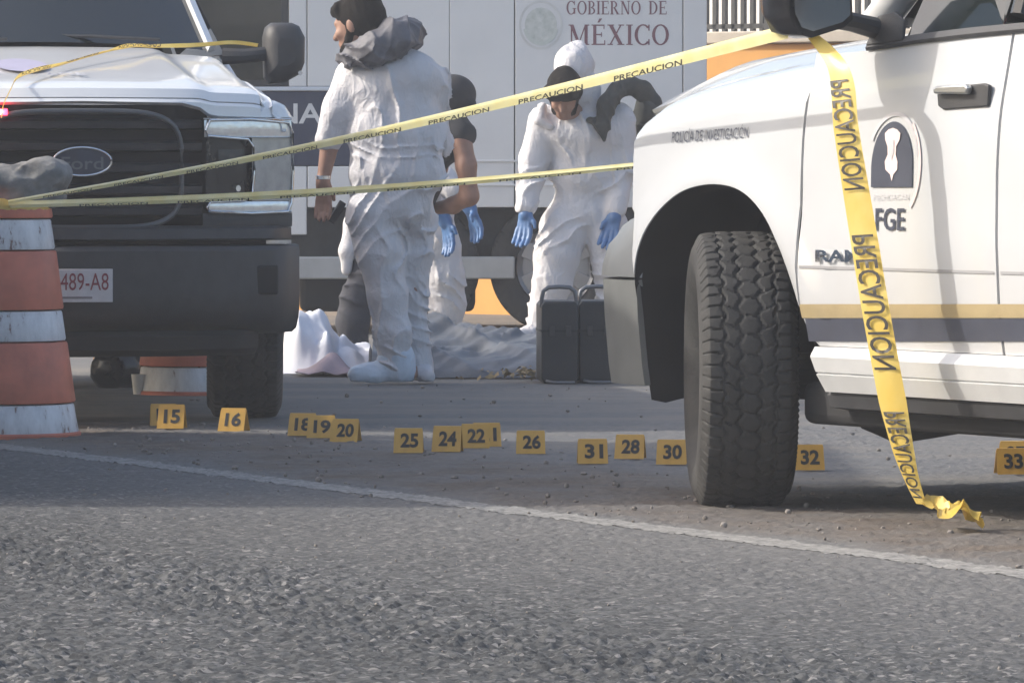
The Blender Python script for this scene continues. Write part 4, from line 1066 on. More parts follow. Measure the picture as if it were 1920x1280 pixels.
barrel('traffic_barrel', 362, 26.9, .86, 'red and white striped barrel standing behind the wheel of the front-facing pickup')
c = P(35, 345, 22.6); rk = Field()
rk.ell(c + Vector((-.02, 0, -.0)), (.19, .15, .068), .05).ell(c + Vector((.10, -.03, .035)), (.10, .10, .06), .03).ell(c + Vector((-.12, .02, -.02)), (.12, .12, .06), .05).ell(c + Vector((.02, 0, -.05)), (.15, .13, .045), .04)
tag(rk.mesh('grey_rock', mat('grey stone', (.17, .17, .165), .95, var=.45, scale=9, bump=.6, bscale=25, color2=(.27, .265, .255)), .008, wr=.012, wscale=(14, 14, 14), wr2=.018), 'rough grey rock weighing down the tape on the striped barrel', 'rock')

# ------------------------------------------------------------------ evidence markers
M_MARK = mat('yellow marker plastic', (.60, .34, .055), .42, var=.1, scale=25)
M_MARKT = mat('black marker digits', (.02, .02, .02), .6)
marks = [('14', 306, 764, 803, 'mostly hidden behind marker 15', -6), ('15', 322, 765, 808, 'leftmost one facing fully', 8), ('16', 438, 771, 812, 'before the front-facing pickup tyre', 16),
         ('18', 568, 780, 820, 'half hidden by marker 19', 10), ('19', 603, 784, 824, 'between markers 18 and 20', 6), ('20', 648, 788, 829, 'right of marker 19', 12),
         ('25', 766, 807, 851, 'standing alone right of marker 20', 2), ('24', 839, 801, 847, 'left of marker 22', 8), ('22', 891, 797, 840, 'between markers 24 and 21', 0), ('21', 912, 794, 836, 'half hidden behind marker 22', -4),
         ('26', 995, 809, 850, 'below the black cases', 0), ('31', 1111, 826, 870, 'left of marker 28', -2), ('28', 1182, 816, 859, 'between markers 31 and 30', 8), ('30', 1260, 826, 870, 'beside the turned front tyre', 5),
         ('32', 1516, 837, 882, 'right of the turned front tyre', -3), ('33', 1897, 844, 890, 'at the right picture edge', -5), ('27', 1903, 828, 872, 'behind marker 33', -5)]
for num, px, yt, yb, where, yaw in marks:
    Y = GY(yb); x = (px - 960) * Y / FPX; H = (yb - yt) * Y / FPX; W = .051
    NUMW = dict(zip('14 15 16 18 19 20 21 22 24 25 26 27 28 30 31 32 33'.split(), 'fourteen fifteen sixteen eighteen nineteen twenty twenty-one twenty-two twenty-four twenty-five twenty-six twenty-seven twenty-eight thirty thirty-one thirty-two thirty-three'.split()))
    for _k in sorted(NUMW, reverse=True): where = where.replace('marker ' + _k, 'marker ' + NUMW[_k]).replace('markers ' + _k, 'markers ' + NUMW[_k]).replace('and ' + _k, 'and ' + NUMW[_k])
    T = empty('evidence_marker', (x, Y, rz(x, Y) + .004), math.radians(-yaw), 'yellow evidence tent numbered %s, %s' % (NUMW[num], where), 'marker', 'numbered evidence markers')
    lean = .036
    def pan(sg, nm):
        mb = MB(); th = .0022
        mb.prism([(-W, 0), (W, 0), (W * .965, H - .004), (W * .93, H), (-W * .93, H), (-W * .965, H - .004)], 0, th, lambda p, t: (p[0], sg * (lean * (1 - p[1] / H) + .001 + t), p[1]))
        return mb.build(nm, M_MARK, T)
    fp = pan(-1, 'front_panel'); pan(1, 'back_panel')
    MB().tube([(-W * .93, 0, H), (W * .93, 0, H)], .0035, 8).build('fold', M_MARK, T)
    v_, f_, w_ = text_geo(num, .035); hh = H * .54; ww = W * 1.22
    MB().add([(.004 - ww / 2 + ww * q[0] / w_, -(lean * (1 - (H * .26 + hh * q[1]) / H) + .0046), H * .26 + hh * q[1]) for q in v_], f_).build('number', M_MARKT, fp)
    MB().box((-W * .8, -(lean + .0042), H * .07), (W * .8, -(lean * .85 + .0035), H * .10)).build('ruler_print', M_MARKT, fp) if False else None
# ------------------------------------------------------------------ people
def hand(F, wrist, d, across, thumb_dir, L=.18, r=.011, curl=.25, wide=1.0):
    """palm and five unequal bent fingers from the wrist along d; across is the knuckle row"""
    d = Vector(d).normalized(); a = Vector(across); a = (a - d * a.dot(d)).normalized(); nrm = d.cross(a).normalized()
    w = Vector(wrist); pl = L * .48
    F.cap(w, w + d * .02, .027, .028, .02)
    for q in (-.026, -.009, .009, .026): F.cap(w + d * .02 + a * q * .8 * wide, w + d * pl + a * q * wide, .015, .0125, .012)
    for q, fl in ((-.031, .80), (-.0105, .96), (.0105, 1.0), (.031, .90)):
        k = w + d * pl + a * q * wide; ln = L * .52 * fl
        d1 = (d + nrm * curl * .6 + a * q * 2.0).normalized(); d2 = (d + nrm * curl * 1.6).normalized(); d3 = (d + nrm * curl * 2.6).normalized()
        k1 = k + d1 * ln * .45; k2 = k1 + d2 * ln * .32; k3 = k2 + d3 * ln * .23
        F.cap(k, k1, r, r * .95, .006).cap(k1, k2, r * .95, r * .88, .004).cap(k2, k3, r * .88, r * .75, .004)
    t = Vector(thumb_dir).normalized(); b = w + d * .03 + a * math.copysign(.026, a.dot(t))
    b1 = b + (t * .8 + d * .7).normalized() * .045; b2 = b1 + (t * .3 + d).normalized() * .032
    F.cap(b, b1, .0145, .0125, .01).cap(b1, b2, .0125, .0095, .005)

def head(F, c, fwd, up, k=1.0, beard=0.0):
    """skull, brow, nose, lips, jaw, ears; fwd is where the face looks"""
    f = Vector(fwd).normalized(); u = Vector(up); u = (u - f * u.dot(f)).normalized(); l = u.cross(f).normalized(); c = Vector(c)
    rot = Matrix((f, l, u)).transposed()
    p = lambda a, b, e: c + (f * a + l * b + u * e) * k
    F.ell(p(-.012, 0, .035), (.100 * k, .078 * k, .090 * k), .03, rot)
    F.ell(p(.030, 0, -.035), (.066 * k, .060 * k, .085 * k), .04, rot)
    F.ell(p(.055, 0, -.085), (.038 * k, .042 * k, .032 * k), .03, rot)                       # chin
    F.cap(p(.088, 0, .012), p(.112, 0, -.025), .010 * k, .015 * k, .012)                      # nose
    F.cap(p(.080, -.035, .028), p(.080, .035, .028), .012 * k, .012 * k, .016)                # brow
    F.cap(p(.088, -.018, -.058), p(.088, .018, -.058), .009 * k, .009 * k, .008)              # lips
    for s in (-1, 1):
        F.ell(p(-.005, s * .080, -.002), (.022 * k, .010 * k, .033 * k), .008, rot)           # ears
        F.ell(p(.070, s * .040, -.02), (.022 * k, .022 * k, .02 * k), .02, rot)               # cheeks
    return p, rot
def eyes(p, parent, k=1.0):
    for s in (-1, 1):
        e = Field().ell(p(.083, s * .030, .006), (.012 * k, .012 * k, .012 * k), .001).mesh('eye', mat('eye', (.35, .32, .30), .2), .004, parent=parent)

def hair_cap(p, rot, k, m_, parent, extra=(), name='hair', h=.008):
    F = Field().ell(p(-.020, 0, .048), (.104 * k, .086 * k, .092 * k), .02, rot).ell(p(-.05, 0, .0), (.068 * k, .080 * k, .085 * k), .03, rot)
    for q in extra: F.cap(p(*q[0]), p(*q[1]), q[2], q[3], .02)
    return F.mesh(name, m_, h, wr=.008, wscale=(34, 34, 16), wr2=.008, parent=parent)

# --- big man in white coverall, back to the camera, looking down to the left
Y1 = 28.0
def q1(px, py, dy=0): return P(px, py, Y1 + dy)
p1 = empty('person', (q1(735, 400).x, Y1, -.011), 0, 'person in white coverall with grey hood down, back to camera, looking left', 'person')
def keep(o, T):
    o.parent = T; o.matrix_parent_inverse = Matrix.Translation(-Vector(T.location)); return o
B = Field(); f1 = Vector((-.86, .40, -.22))
pp, rot1 = head(B, q1(672, 50), f1, (-.15, .1, 1), 1.08)
B.chain([q1(690, 85), q1(708, 125)], [.062, .075], .03)
B.ell(q1(740, 190), (.16, .10, .18), .06).ell(q1(742, 320), (.16, .11, .18), .06)
B.chain([q1(662, 152, .02), q1(620, 262, .02), q1(606, 338, .0)], [.06, .045, .029], .03)
hand(B, q1(606, 338), (.02, .05, -1), (.9, -.4, 0), (.5, .8, 0), .19, .0115, .22)
B.chain([q1(812, 155, .08), q1(815, 270, .22), q1(740, 330, .36)], [.06, .045, .032], .03)
hand(B, q1(740, 330, .36), (-.9, .3, -.2), (0, .2, 1), (0, 0, 1), .19, .0115, .3)
B.chain([q1(705, 400, -.03), q1(724, 540, -.03), q1(738, 680, -.03), q1(690, 703, -.06)], [.07, .045, .028, .018], .03)
B.chain([q1(775, 400, .05), q1(775, 545, .06), q1(788, 685, .08), q1(775, 703, -.02)], [.07, .045, .028, .018], .03)
body = keep(B.mesh('body', M_SKIN, .008), p1)
for o in []: pass
C = Field()
C.ell(q1(735, 165), (.215, .145, .17), .06).ell(q1(762, 140, .0), (.15, .135, .11), .05).ell(q1(743, 250), (.225, .16, .20), .06).ell(q1(746, 325), (.222, .165, .15), .06)
C.ell(q1(736, 385), (.185, .15, .12), .06)
C.chain([q1(664, 145, .02), q1(640, 205, .02), q1(616, 262, .02)], [.088, .080, .062], .04)
C.chain([q1(806, 155, .06), q1(812, 265, .20), q1(770, 315, .32)], [.09, .075, .06], .04)
C.chain([q1(700, 405, -.03), q1(712, 470, -.04), q1(728, 555, -.04), q1(736, 620, -.04), q1(740, 680, -.03)], [.128, .108, .088, .080, .074], .03)
C.chain([q1(772, 405, .05), q1(770, 480, .07), q1(772, 560, .08), q1(780, 630, .08), q1(788, 692, .08)], [.112, .086, .068, .060, .062], .025)
C.cut(q1(735, 712), (0, 0, -1))
keep(C.mesh('coverall', M_COVER, .0072, wr=.006, wscale=(7, 7, 4), wr2=.005, seed=3.1, folds=[((1, .2, .25), 9, .020, .80, 1.5, 1.0), ((.5, .1, 1), 13, .020, .0, .62, 4.0), ((-.6, .2, 1), 11, .022, .5, .95, 7.0), ((.2, 0, 1), 22, .016, -.05, .18, 9.0), ((.15, 0, 1), 15, .014, .98, 1.12, 2.0), ((1, -.3, .1), 12, .016, .1, .75, 12.)]), p1)
S = Field().cap(q1(748, 692, -.03), q1(670, 703, -.07), .062, .042, .03).cap(q1(752, 700, -.02), q1(745, 668, -.03), .062, .08, .03).cut(q1(735, 714), (0, 0, -1))
keep(S.mesh('shoe_cover', M_COVERB, .007, wr=.012, wscale=(16, 14, 12), wr2=.006), p1)
S = Field().cap(q1(792, 698, .06), q1(800, 706, -.02), .05, .035, .03).cut(q1(735, 714), (0, 0, -1))
keep(S.mesh('shoe_cover', M_COVER, .007, wr=.01, wscale=(16, 14, 12)), p1)
keep(hair_cap(pp, rot1, 1.10, M_HAIR, None, [((.055, .045, -.085), (.0, .066, -.01), .022, .015), ((.055, -.045, -.085), (.0, -.066, -.01), .022, .015), ((.07, .03, -.1), (.07, -.03, -.1), .022, .022), ((.085, .0, .085), (.05, .05, .085), .03, .03), ((-.09, 0, -.02), (-.075, 0, -.085), .05, .045)]), p1)
Hd = Field().chain([q1(646, 112, .03), q1(668, 104, -.10), q1(705, 92, -.15), q1(745, 72, -.12), q1(770, 64, -.04), q1(772, 72, .08), q1(740, 90, .15), q1(690, 108, .14)], [.030, .050, .068, .072, .05, .045, .045, .04], .035)
Hd.chain([q1(700, 100, -.13), q1(735, 80, -.10)], [.05, .07], .04).chain([q1(735, 52, -.06), q1(768, 50, -.02)], [.03, .035], .04)
keep(Hd.mesh('hood', M_HOODG, .0065, wr=.018, wscale=(12, 12, 10), wr2=.004, seed=1.3, folds=[((.4, .3, 1), 17, .020, 1.2, 1.9, 3.0), ((1, .5, -.4), 14, .016, 1.2, 1.9, 6.0)]), p1)
w_ = q1(606, 333); keep(MB().lathe([(.031, -.010), (.035, -.008), (.035, .008), (.031, .010)], 20).build('wrist_band', M_CHROME), p1).location = Vector(w_) 
p1.children[-1].matrix_parent_inverse = Matrix.Translation(-Vector(p1.location))
ph = MB().box((-.018, -.006, -.055), (.018, .006, .055)).build('held_clipboard', M_GLOSSB, bevel=.003)
ph.location = q1(632, 398, .02); ph.rotation_euler = (.2, .5, .6); ph.name = 'phone'; tag(ph, 'dark flat phone in the hanging hand of the coverall person', 'phone')

# --- person facing the camera, hood up, head bowed
Y2 = 34.6
def q2(px, py, dy=0): return P(px, py, Y2 + dy)
p2 = empty('person', (q2(1080, 400).x, Y2, -.011), 0, 'person in white hooded coverall and blue gloves bending forward, facing camera', 'person')
B = Field(); f2 = Vector((-.12, -.80, -.62))
pq, rot2 = head(B, q2(1058, 178, -.24), f2, (-.05, -.5, .85), 1.05)
B.chain([q2(1068, 205, -.17), q2(1085, 220, -.05)], [.06, .075], .03)
B.ell(q2(1092, 290, -.02), (.13, .10, .17), .06).ell(q2(1088, 380, .02), (.12, .09, .14), .06)
B.chain([q2(1022, 228, -.05), q2(998, 310, -.06), q2(984, 395, -.16)], [.045, .034, .018], .03)
B.chain([q2(1160, 225, -.05), q2(1172, 320, -.03), q2(1148, 408, -.14)], [.045, .034, .018], .03)
B.chain([q2(1065, 420), q2(1032, 510, -.04), q2(1004, 610, -.02), q2(985, 626, -.14)], [.07, .045, .028, .018], .03)
B.chain([q2(1130, 420), q2(1146, 520, -.03), q2(1152, 615, .02), q2(1146, 630, -.12)], [.07, .045, .028, .018], .03)
keep(B.mesh('body', M_SKIN, .009), p2)
C = Field()
C.ell(q2(1094, 245, -.05), (.235, .165, .15), .08).ell(q2(1096, 315, 0), (.20, .165, .20), .08).ell(q2(1094, 400, .03), (.20, .165, .14), .08)
C.chain([q2(1020, 228, -.05), q2(1000, 300, -.06), q2(988, 385, -.13)], [.09, .078, .062], .04)
C.chain([q2(1160, 222, -.04), q2(1168, 310, -.03), q2(1155, 392, -.11)], [.09, .078, .056], .05)
C.chain([q2(1060, 425), q2(1044, 480, -.04), q2(1036, 530, -.06), q2(1022, 580, -.03), q2(1010, 624, -.02)], [.142, .128, .112, .094, .076], .02)
C.chain([q2(1136, 425), q2(1146, 500, -.03), q2(1150, 560, 0), q2(1152, 622, .02)], [.122, .104, .092, .08], .02)
C.cut(q2(1080, 637), (0, 0, -1))
keep(C.mesh('coverall', M_COVER, .0085, wr=.006, wscale=(7, 7, 4), wr2=.005, seed=7.7, folds=[((1, .2, .3), 10, .020, .75, 1.4, 1.0), ((.5, .1, 1), 13, .022, .0, .62, 4.0), ((-.7, .2, 1), 11, .022, .45, 1.0, 7.0), ((.2, 0, 1), 22, .016, -.05, .2, 9.0)]), p2)
Hd = Field().ell(q2(1076, 128, -.10), (.115, .13, .135), .05).ell(q2(1082, 175, -.06), (.125, .14, .12), .05).cap(q2(1084, 100, -.06), q2(1082, 92, -.02), .05, .045, .04).chain([q2(1018, 200, -.14), q2(1012, 225, -.15), q2(1030, 238, -.16)], [.02, .026, .022], .03).chain([q2(1112, 150, -.14), q2(1116, 200, -.12), q2(1085, 225, -.16)], [.03, .035, .03], .03)
keep(Hd.mesh('hood', M_COVER, .007, wr=.012, wscale=(11, 11, 9), wr2=.006, seed=2.2, folds=[((1, .3, .5), 12, .008, 1.2, 1.9, 2.0)]), p2)
keep(hair_cap(pq, rot2, 1.09, M_HAIR, None, [((.085, .045, .075), (.085, -.045, .075), .045, .045), ((.05, .06, .06), (.05, -.06, .06), .05, .05), ((.06, .045, -.07), (.0, .07, .0), .018, .016), ((.06, -.045, -.07), (.0, -.07, .0), .018, .016)]), p2)
for (w, d_, ac, th) in ((q2(986, 396, -.15), (-.10, -.12, -1), (.85, -.5, 0), (.8, -.5, 0)), (q2(1152, 402, -.13), (-.22, -.15, -1), (.95, -.3, .0), (-.8, -.4, 0))):
    G = Field().cap(Vector(w) + Vector((.008 if d_[0] > -.2 else .012, .03, .05)), Vector(w) + Vector((0, 0, -.02)), .034, .036, .02); hand(G, w, d_, ac, th, .215, .0145, .32, 1.35); keep(G.mesh('glove', M_GLOVE, .006, wr2=.003), p2)
for a, b_ in ((q2(1006, 622, -.02), q2(978, 632, -.16)), (q2(1152, 622, .02), q2(1146, 633, -.12))):
    keep(Field().cap(a, b_, .055, .042, .03).cut(q2(1080, 638), (0, 0, -1)).mesh('shoe_cover', M_COVER, .008, wr=.012, wscale=(15, 15, 12)), p2)
M_BAG = mat('dark olive bag cloth', (.036, .040, .037), .8, var=.3, scale=12, bump=.3, bscale=50)
bag = empty('shoulder_bag', (q2(1200, 300).x, Y2, .9), 0, 'dark olive bag slung over the shoulder of the hooded person', 'bag')
keep(Field().ell(q2(1212, 245, .14), (.085, .12, .16), .04).ell(q2(1214, 205, .10), (.075, .12, .11), .04).mesh('bag_body', M_BAG, .008, wr=.014, wscale=(10, 10, 8), folds=[((.4, .2, 1), 14, .016, .9, 1.6, 3.0)]), bag)
keep(Field().chain([q2(1134, 262, -.22), q2(1130, 235, -.215), q2(1138, 196, -.19), q2(1155, 172, -.13), q2(1180, 160, -.05), q2(1203, 170, .02), q2(1222, 195, .06), q2(1226, 230, .09)], [.010, .040, .052, .048, .050, .055, .058, .05], .02).cap(q2(1104, 226, -.215), q2(1132, 226, -.22), .014, .02, .015).mesh('bag_strap', M_BAG, .007, wr2=.008, folds=[((1, .2, .6), 16, .014, .9, 1.6, 1.0), ((-.6, .2, 1), 14, .012, .9, 1.6, 8.0)]), bag)

# --- person in dark cap and shirt, mostly behind the big man
Y3 = 31.4
def q3(px, py, dy=0): return P(px, py, Y3 + dy)
p3 = empty('person', (q3(780, 400).x, Y3, -.011), 0, 'person in dark cap and black shirt, arm bare, partly behind the coverall person', 'person')
B = Field(); f3 = Vector((.80, -.30, -.5))
p_, rot3 = head(B, q3(846, 194), f3, (.2, 0, 1), .92)
B.chain([q3(845, 210), q3(825, 235)], [.06, .07], .03)
B.ell(q3(795, 300), (.13, .10, .17), .06).ell(q3(750, 380), (.12, .10, .14), .06)
B.chain([q3(862, 245, -.10), q3(874, 310, -.12), q3(880, 368, -.10)], [.056, .050, .046], .03)
B.chain([q3(880, 368, -.10), q3(850, 385, .0), q3(810, 392, .1)], [.046, .04, .03], .03)
hand(B, q3(812, 391, .1), (-1, .2, -.2), (0, .3, 1), (0, 0, 1), .18, .011, .3)
B.chain([q3(790, 245, .14), q3(760, 330, .16), q3(760, 390, .1)], [.056, .045, .03], .03); hand(B, q3(760, 390, .1), (.1, 0, -1), (1, 0, 0), (1, 0, 0), .18, .011, .3)
B.chain([q3(760, 400, 0), q3(690, 520, .02), q3(663, 645, .02), q3(650, 658, -.1)], [.07, .045, .028, .018], .03)
B.chain([q3(765, 400, .05), q3(755, 520, .1), q3(750, 645, .15), q3(758, 657, .05)], [.07, .045, .028, .018], .03)
keep(B.mesh('body', M_SKIN, .009), p3)
keep(Field().ell(q3(808, 262), (.17, .14, .16), .06).ell(q3(768, 330), (.17, .15, .18), .06).ell(q3(745, 385), (.165, .15, .12), .06).cap(q3(852, 232, -.05), q3(868, 252, -.10), .075, .066, .04).cap(q3(790, 240, .14), q3(778, 280, .16), .07, .06, .04).mesh('shirt', M_SHIRT, .01, wr=.014, wscale=(9, 9, 7)), p3)
keep(Field().chain([q3(755, 405, 0), q3(705, 490, .01), q3(668, 560, .02), q3(661, 600, .02), q3(664, 648, .02)], [.12, .095, .080, .078, .075], .04).chain([q3(765, 405, .05), q3(755, 520, .1), q3(750, 648, .15)], [.11, .085, .075], .04).ell(q3(745, 395), (.165, .15, .10), .06).cut(q3(780, 655), (0, 0, -1)).mesh('trousers', M_TROUS, .01, wr=.014, wscale=(8, 8, 6), seed=4.4, folds=[((.5, .1, 1), 12, .018, .0, .7, 4.0)]), p3)
keep(Field().chain([q3(690, 350, .0), q3(664, 420, -.02), q3(652, 470, -.02), q3(650, 505, -.02)], [.045, .045, .04, .028], .03).mesh('tied_sleeve', M_COVER, .009, wr=.016, wscale=(12, 12, 6)), p3)
keep(Field().ell(q3(850, 178), (.118, .112, .105), .02).cap(q3(866, 186, -.02), q3(886, 196, -.05), .05, .020, .03).cap(q3(838, 185, .02), q3(836, 215, .02), .095, .07, .03).mesh('cap', M_SHIRT, .008), p3)
for a, b_ in ((q3(666, 648, .02), q3(645, 657, -.12)), (q3(750, 648, .15), q3(758, 657, .02))):
    keep(Field().cap(a, b_, .045, .04, .03).cut(q3(780, 666), (0, 0, -1)).mesh('shoe', M_BLACK, .008), p3)

# --- stooping person in coverall, hidden but for one leg and the gloved forearms
Y4 = 32.9
def q4(px, py, dy=0): return P(px, py, Y4 + dy)
p4 = empty('person', (q4(800, 400).x, Y4, -.011), 0, 'stooping person in white coverall, only leg and blue-gloved forearms showing behind the big man', 'person')
B = Field(); ph4, rot4 = head(B, q4(760, 262, -.16), (.4, -.6, -.7), (0, -.6, .8), 1.0)
B.chain([q4(762, 285, -.1), q4(765, 305, 0)], [.06, .07], .03).ell(q4(775, 340, .06), (.17, .13, .15), .05).ell(q4(785, 395, .12), (.16, .13, .12), .05)
B.chain([q4(760, 335, -.1), q4(792, 378, -.3), q4(835, 412, -.34)], [.045, .040, .028], .03).chain([q4(800, 320, -.12), q4(842, 345, -.34), q4(880, 386, -.36)], [.045, .040, .028], .03)
B.chain([q4(815, 410, .1), q4(836, 500, .05), q4(836, 605, .1), q4(830, 622, -.02)], [.07, .045, .028, .018], .03).chain([q4(755, 410, .15), q4(740, 510, .12), q4(745, 605, .15), q4(740, 622, .02)], [.07, .045, .028, .018], .03)
keep(B.mesh('body', M_SKIN, .009), p4)
keep(Field().ell(q4(778, 335, .06), (.20, .155, .15), .06).ell(q4(785, 390, .12), (.19, .16, .13), .06).chain([q4(758, 330, -.08), q4(785, 365, -.26), q4(802, 385, -.31)], [.085, .068, .055], .04).chain([q4(802, 318, -.1), q4(832, 338, -.3), q4(850, 355, -.345)], [.085, .066, .052], .04)
     .chain([q4(808, 415, .1), q4(820, 460, .06), q4(832, 520, .05), q4(838, 570, .07), q4(836, 608, .1)], [.125, .112, .104, .094, .085], .04).chain([q4(755, 415, .15), q4(740, 510, .12), q4(745, 610, .15)], [.12, .10, .085], .04).cut(q4(800, 634), (0, 0, -1)).mesh('coverall', M_COVER, .010, wr=.014, wscale=(8, 8, 5), wr2=.005, seed=9.1, folds=[((.5, .1, 1), 13, .020, .0, .7, 4.0), ((1, .2, .2), 10, .018, .3, 1.2, 2.0)]), p4)
keep(Field().ell(q4(760, 255, -.12), (.12, .13, .13), .04).ell(q4(764, 290, -.04), (.12, .12, .1), .04).mesh('hood', M_COVER, .01, wr=.01), p4)
for (w, d_, ac, th) in ((q4(834, 410, -.34), (.22, -.1, -1), (.5, -.8, 0), (.6, -.5, 0)), (q4(880, 386, -.36), (.35, -.1, -1), (.6, -.8, .2), (-.5, -.6, 0))):
    G = Field().cap(Vector(w) + Vector((-.03, .0, .03)), Vector(w) + Vector((.004, 0, -.015)), .043, .037, .02); hand(G, w, d_, ac, th, .205, .0140, .28, 1.3); keep(G.mesh('glove', M_GLOVE, .006, wr2=.003), p4)
for a, b_ in ((q4(836, 608, .1), q4(828, 624, -.04)), (q4(745, 608, .15), q4(738, 624, 0))):
    keep(Field().cap(a, b_, .055, .045, .03).cut(q4(800, 636), (0, 0, -1)).mesh('shoe_cover', M_COVER, .009, wr=.01), p4)

# ------------------------------------------------------------------ sheets on the road
def cloth(name, m_, x0, x1, y0, y1, hf, label, cat, n=(110, 70)):
    G = []
    for u in np.linspace(0, 1, n[0]):
        row = []
        for v_ in np.linspace(0, 1, n[1]):
            x = x0 + (x1 - x0) * u; y = y0 + (y1 - y0) * v_
            row.append((x, y, hf(u, v_, x, y)))
        G.append(row)
    o = MB().grid(G).build(name, m_, angle=70, solid=.003); return tag(o, label, cat)
def nz(x, y, s, o=3): return float(fbm(np.array([[x * s, y * s, 1.7]]), o)[0])
def nr(x, y, sx, sy): return float(ridged(np.array([[x * sx, y * sy, 4.2]]))[0])
M_TARP = mat('grey plastic sheet', (.135, .145, .16), .36, var=.18, scale=5, bump=.25, bscale=30)
a = P(800, 283, 29.2).x; b_ = P(1020, 283, 29.2).x
def tarp(u, v_, x, y):
    env = math.sin(math.pi * min(1, max(0, v_))) ** .55
    ridge = np.interp(u, [0, .08, .25, .5, .8, 1], [.22, .23, .17, .115, .13, .115])
    tent = math.exp(-((v_ - .62 + .25 * u) / .22) ** 2) * .10 * (1 - u)
    return -.010 + env * (ridge * (.55 + .3 * nz(x, y, 5)) + tent + .09 * nr(x + .8 * y, y * .5, 5, 4) + .04 * nr(x - .9 * y, y, 12, 9) - .03) + .006 * nz(x, y, 30)
cloth('grey_sheet', M_TARP, a - .25, b_ + .2, 28.6, 30.0, tarp, 'grey plastic sheet draped low on the road beside the standing coverall person', 'sheet')
M_SHEET = mat('white cloth sheet', (.74, .75, .80), .7, var=.05, scale=6, bump=.1)
a = P(528, 283, 29.6).x; b_ = P(700, 283, 29.6).x
def wsheet(u, v_, x, y):
    pk = float(np.interp(u, [0, .05, .2, .36, .52, .62, .8, .95, 1], [.0, .12, .24, .21, .17, .085, .075, .06, 0])) * float(np.interp(v_ + .10 * math.sin(5 * u), [0, .12, .45, .75, 1], [0, .35, 1, .8, 0]))
    f = abs(((u * 3.1 + v_ * 1.3 + .4 * nz(x, y, 3)) % 1) - .5) * .09 + .08 * abs(((u * 2.2 - v_ * 2.9 + .3 * nz(x, y, 4)) % 1) - .5) + .03 * nr(x, y, 14, 12)
    k = min(1, v_ / .12); return -.012 + k * (pk + f * min(1, pk * 8 + .2) + .01 * nz(x, y, 9))
cloth('white_sheet', M_SHEET, a, b_, 29.2, 30.1, wsheet, 'crumpled white cloth sheet lying on the road behind the front-facing pickup', 'sheet', (60, 40))
a = P(556, 283, 29.1).x; b_ = P(660, 283, 29.1).x
def psheet(u, v_, x, y):
    return -.008 + .09 * math.exp(-((u - .62) / .28) ** 2) * math.sin(math.pi * v_) ** .7 + .03 * abs(((u * 2 + v_) % 1) - .5) + .008 * nz(x, y, 12)
cloth('pink_sheet', mat('dusty pink cloth', (.42, .33, .36), .8, var=.15, scale=8), a, b_, 28.85, 29.25, psheet, 'dusty pink cloth crumpled in front of the white sheet', 'sheet', (50, 24))
# dry leaves and scraps caught along the sheet
mb = MB()
for _ in range(70):
    x = P(random.choice([random.gauss(990, 20), random.uniform(850, 1130)]), 283, 28.3).x; y = random.uniform(28.1, 28.75); r = random.uniform(.012, .035); an = random.random() * 6.28; t = random.uniform(-.8, .8); z = random.uniform(-.005, .03)
    c_, s_ = math.cos(an), math.sin(an)
    pts = [(-r, 0, 0), (0, r * .35, r * t), (r, 0, r * .4 * t), (0, -r * .35, r * .5)]
    mb.add([(x + p[0] * c_ - p[1] * s_, y + p[0] * s_ + p[1] * c_, z + p[2] + .006) for p in pts], [(0, 1, 2, 3)])
mb.build('dry_leaf_litter', mat('dry leaves', (.30, .23, .12), .85, var=.5, scale=20), kind='stuff', fix=False)

# ------------------------------------------------------------------ two black equipment cases with tubular handles
M_CASE = mat('black case', (.020, .022, .024), .5, var=.3, scale=8, bump=.1, bscale=40)
M_TUBE = mat('dull grey tube', (.17, .175, .185), .35, metal=.4)
for px, wpx, dy, lab in ((1050, 69, .0, 'left one of two black equipment cases with a grey tube handle'), (1122, 72, .06, 'right black equipment case beside the bumper of the patrol pickup')):
    Y = 28.0 + dy; x = (px - 960) * Y / FPX; w = wpx / 2 * Y / FPX
    T = empty('equipment_case', (x, Y, -.011), math.radians(4), lab, 'case', 'black equipment cases')
    zt = .375
    bo = MB().prism([(-w, .02), (-w + .012, .0), (w - .012, .0), (w, .02), (w, zt - .02), (w - .015, zt), (-w + .015, zt), (-w, zt - .02)], 0, .34, lambda p, t: (p[0], t, p[1])).build('case_shell', M_CASE, T, bevel=.008)
    MB().box((-w - .002, -.006, .235), (w + .002, .345, .245)).build('lid_seam', M_DARK, T)
    for sx in (-.45, .45): MB().box((sx * w - .012, -.014, .215), (sx * w + .012, -.001, .262)).build('latch', M_BLACK, T, bevel=.002)
    r0 = .010
    MB().tube([(-w + .004, .06, zt - .03), (-w + .004, .06, zt + .01), (-w + .012, .06, zt + .045), (-w + .035, .06, zt + .062), (0, .06, zt + .065), (w - .035, .06, zt + .062), (w - .012, .06, zt + .045), (w - .004, .06, zt + .01), (w - .004, .06, zt - .03)], r0, 8).build('handle', M_TUBE, T, angle=60)
    MB().tube([(-w + .02, -.02, .012), (-w + .05, -.05, .006), (0, -.06, .006), (w - .02, -.055, .006)], .007, 8).build('skid_tube', M_TUBE, T, angle=60)

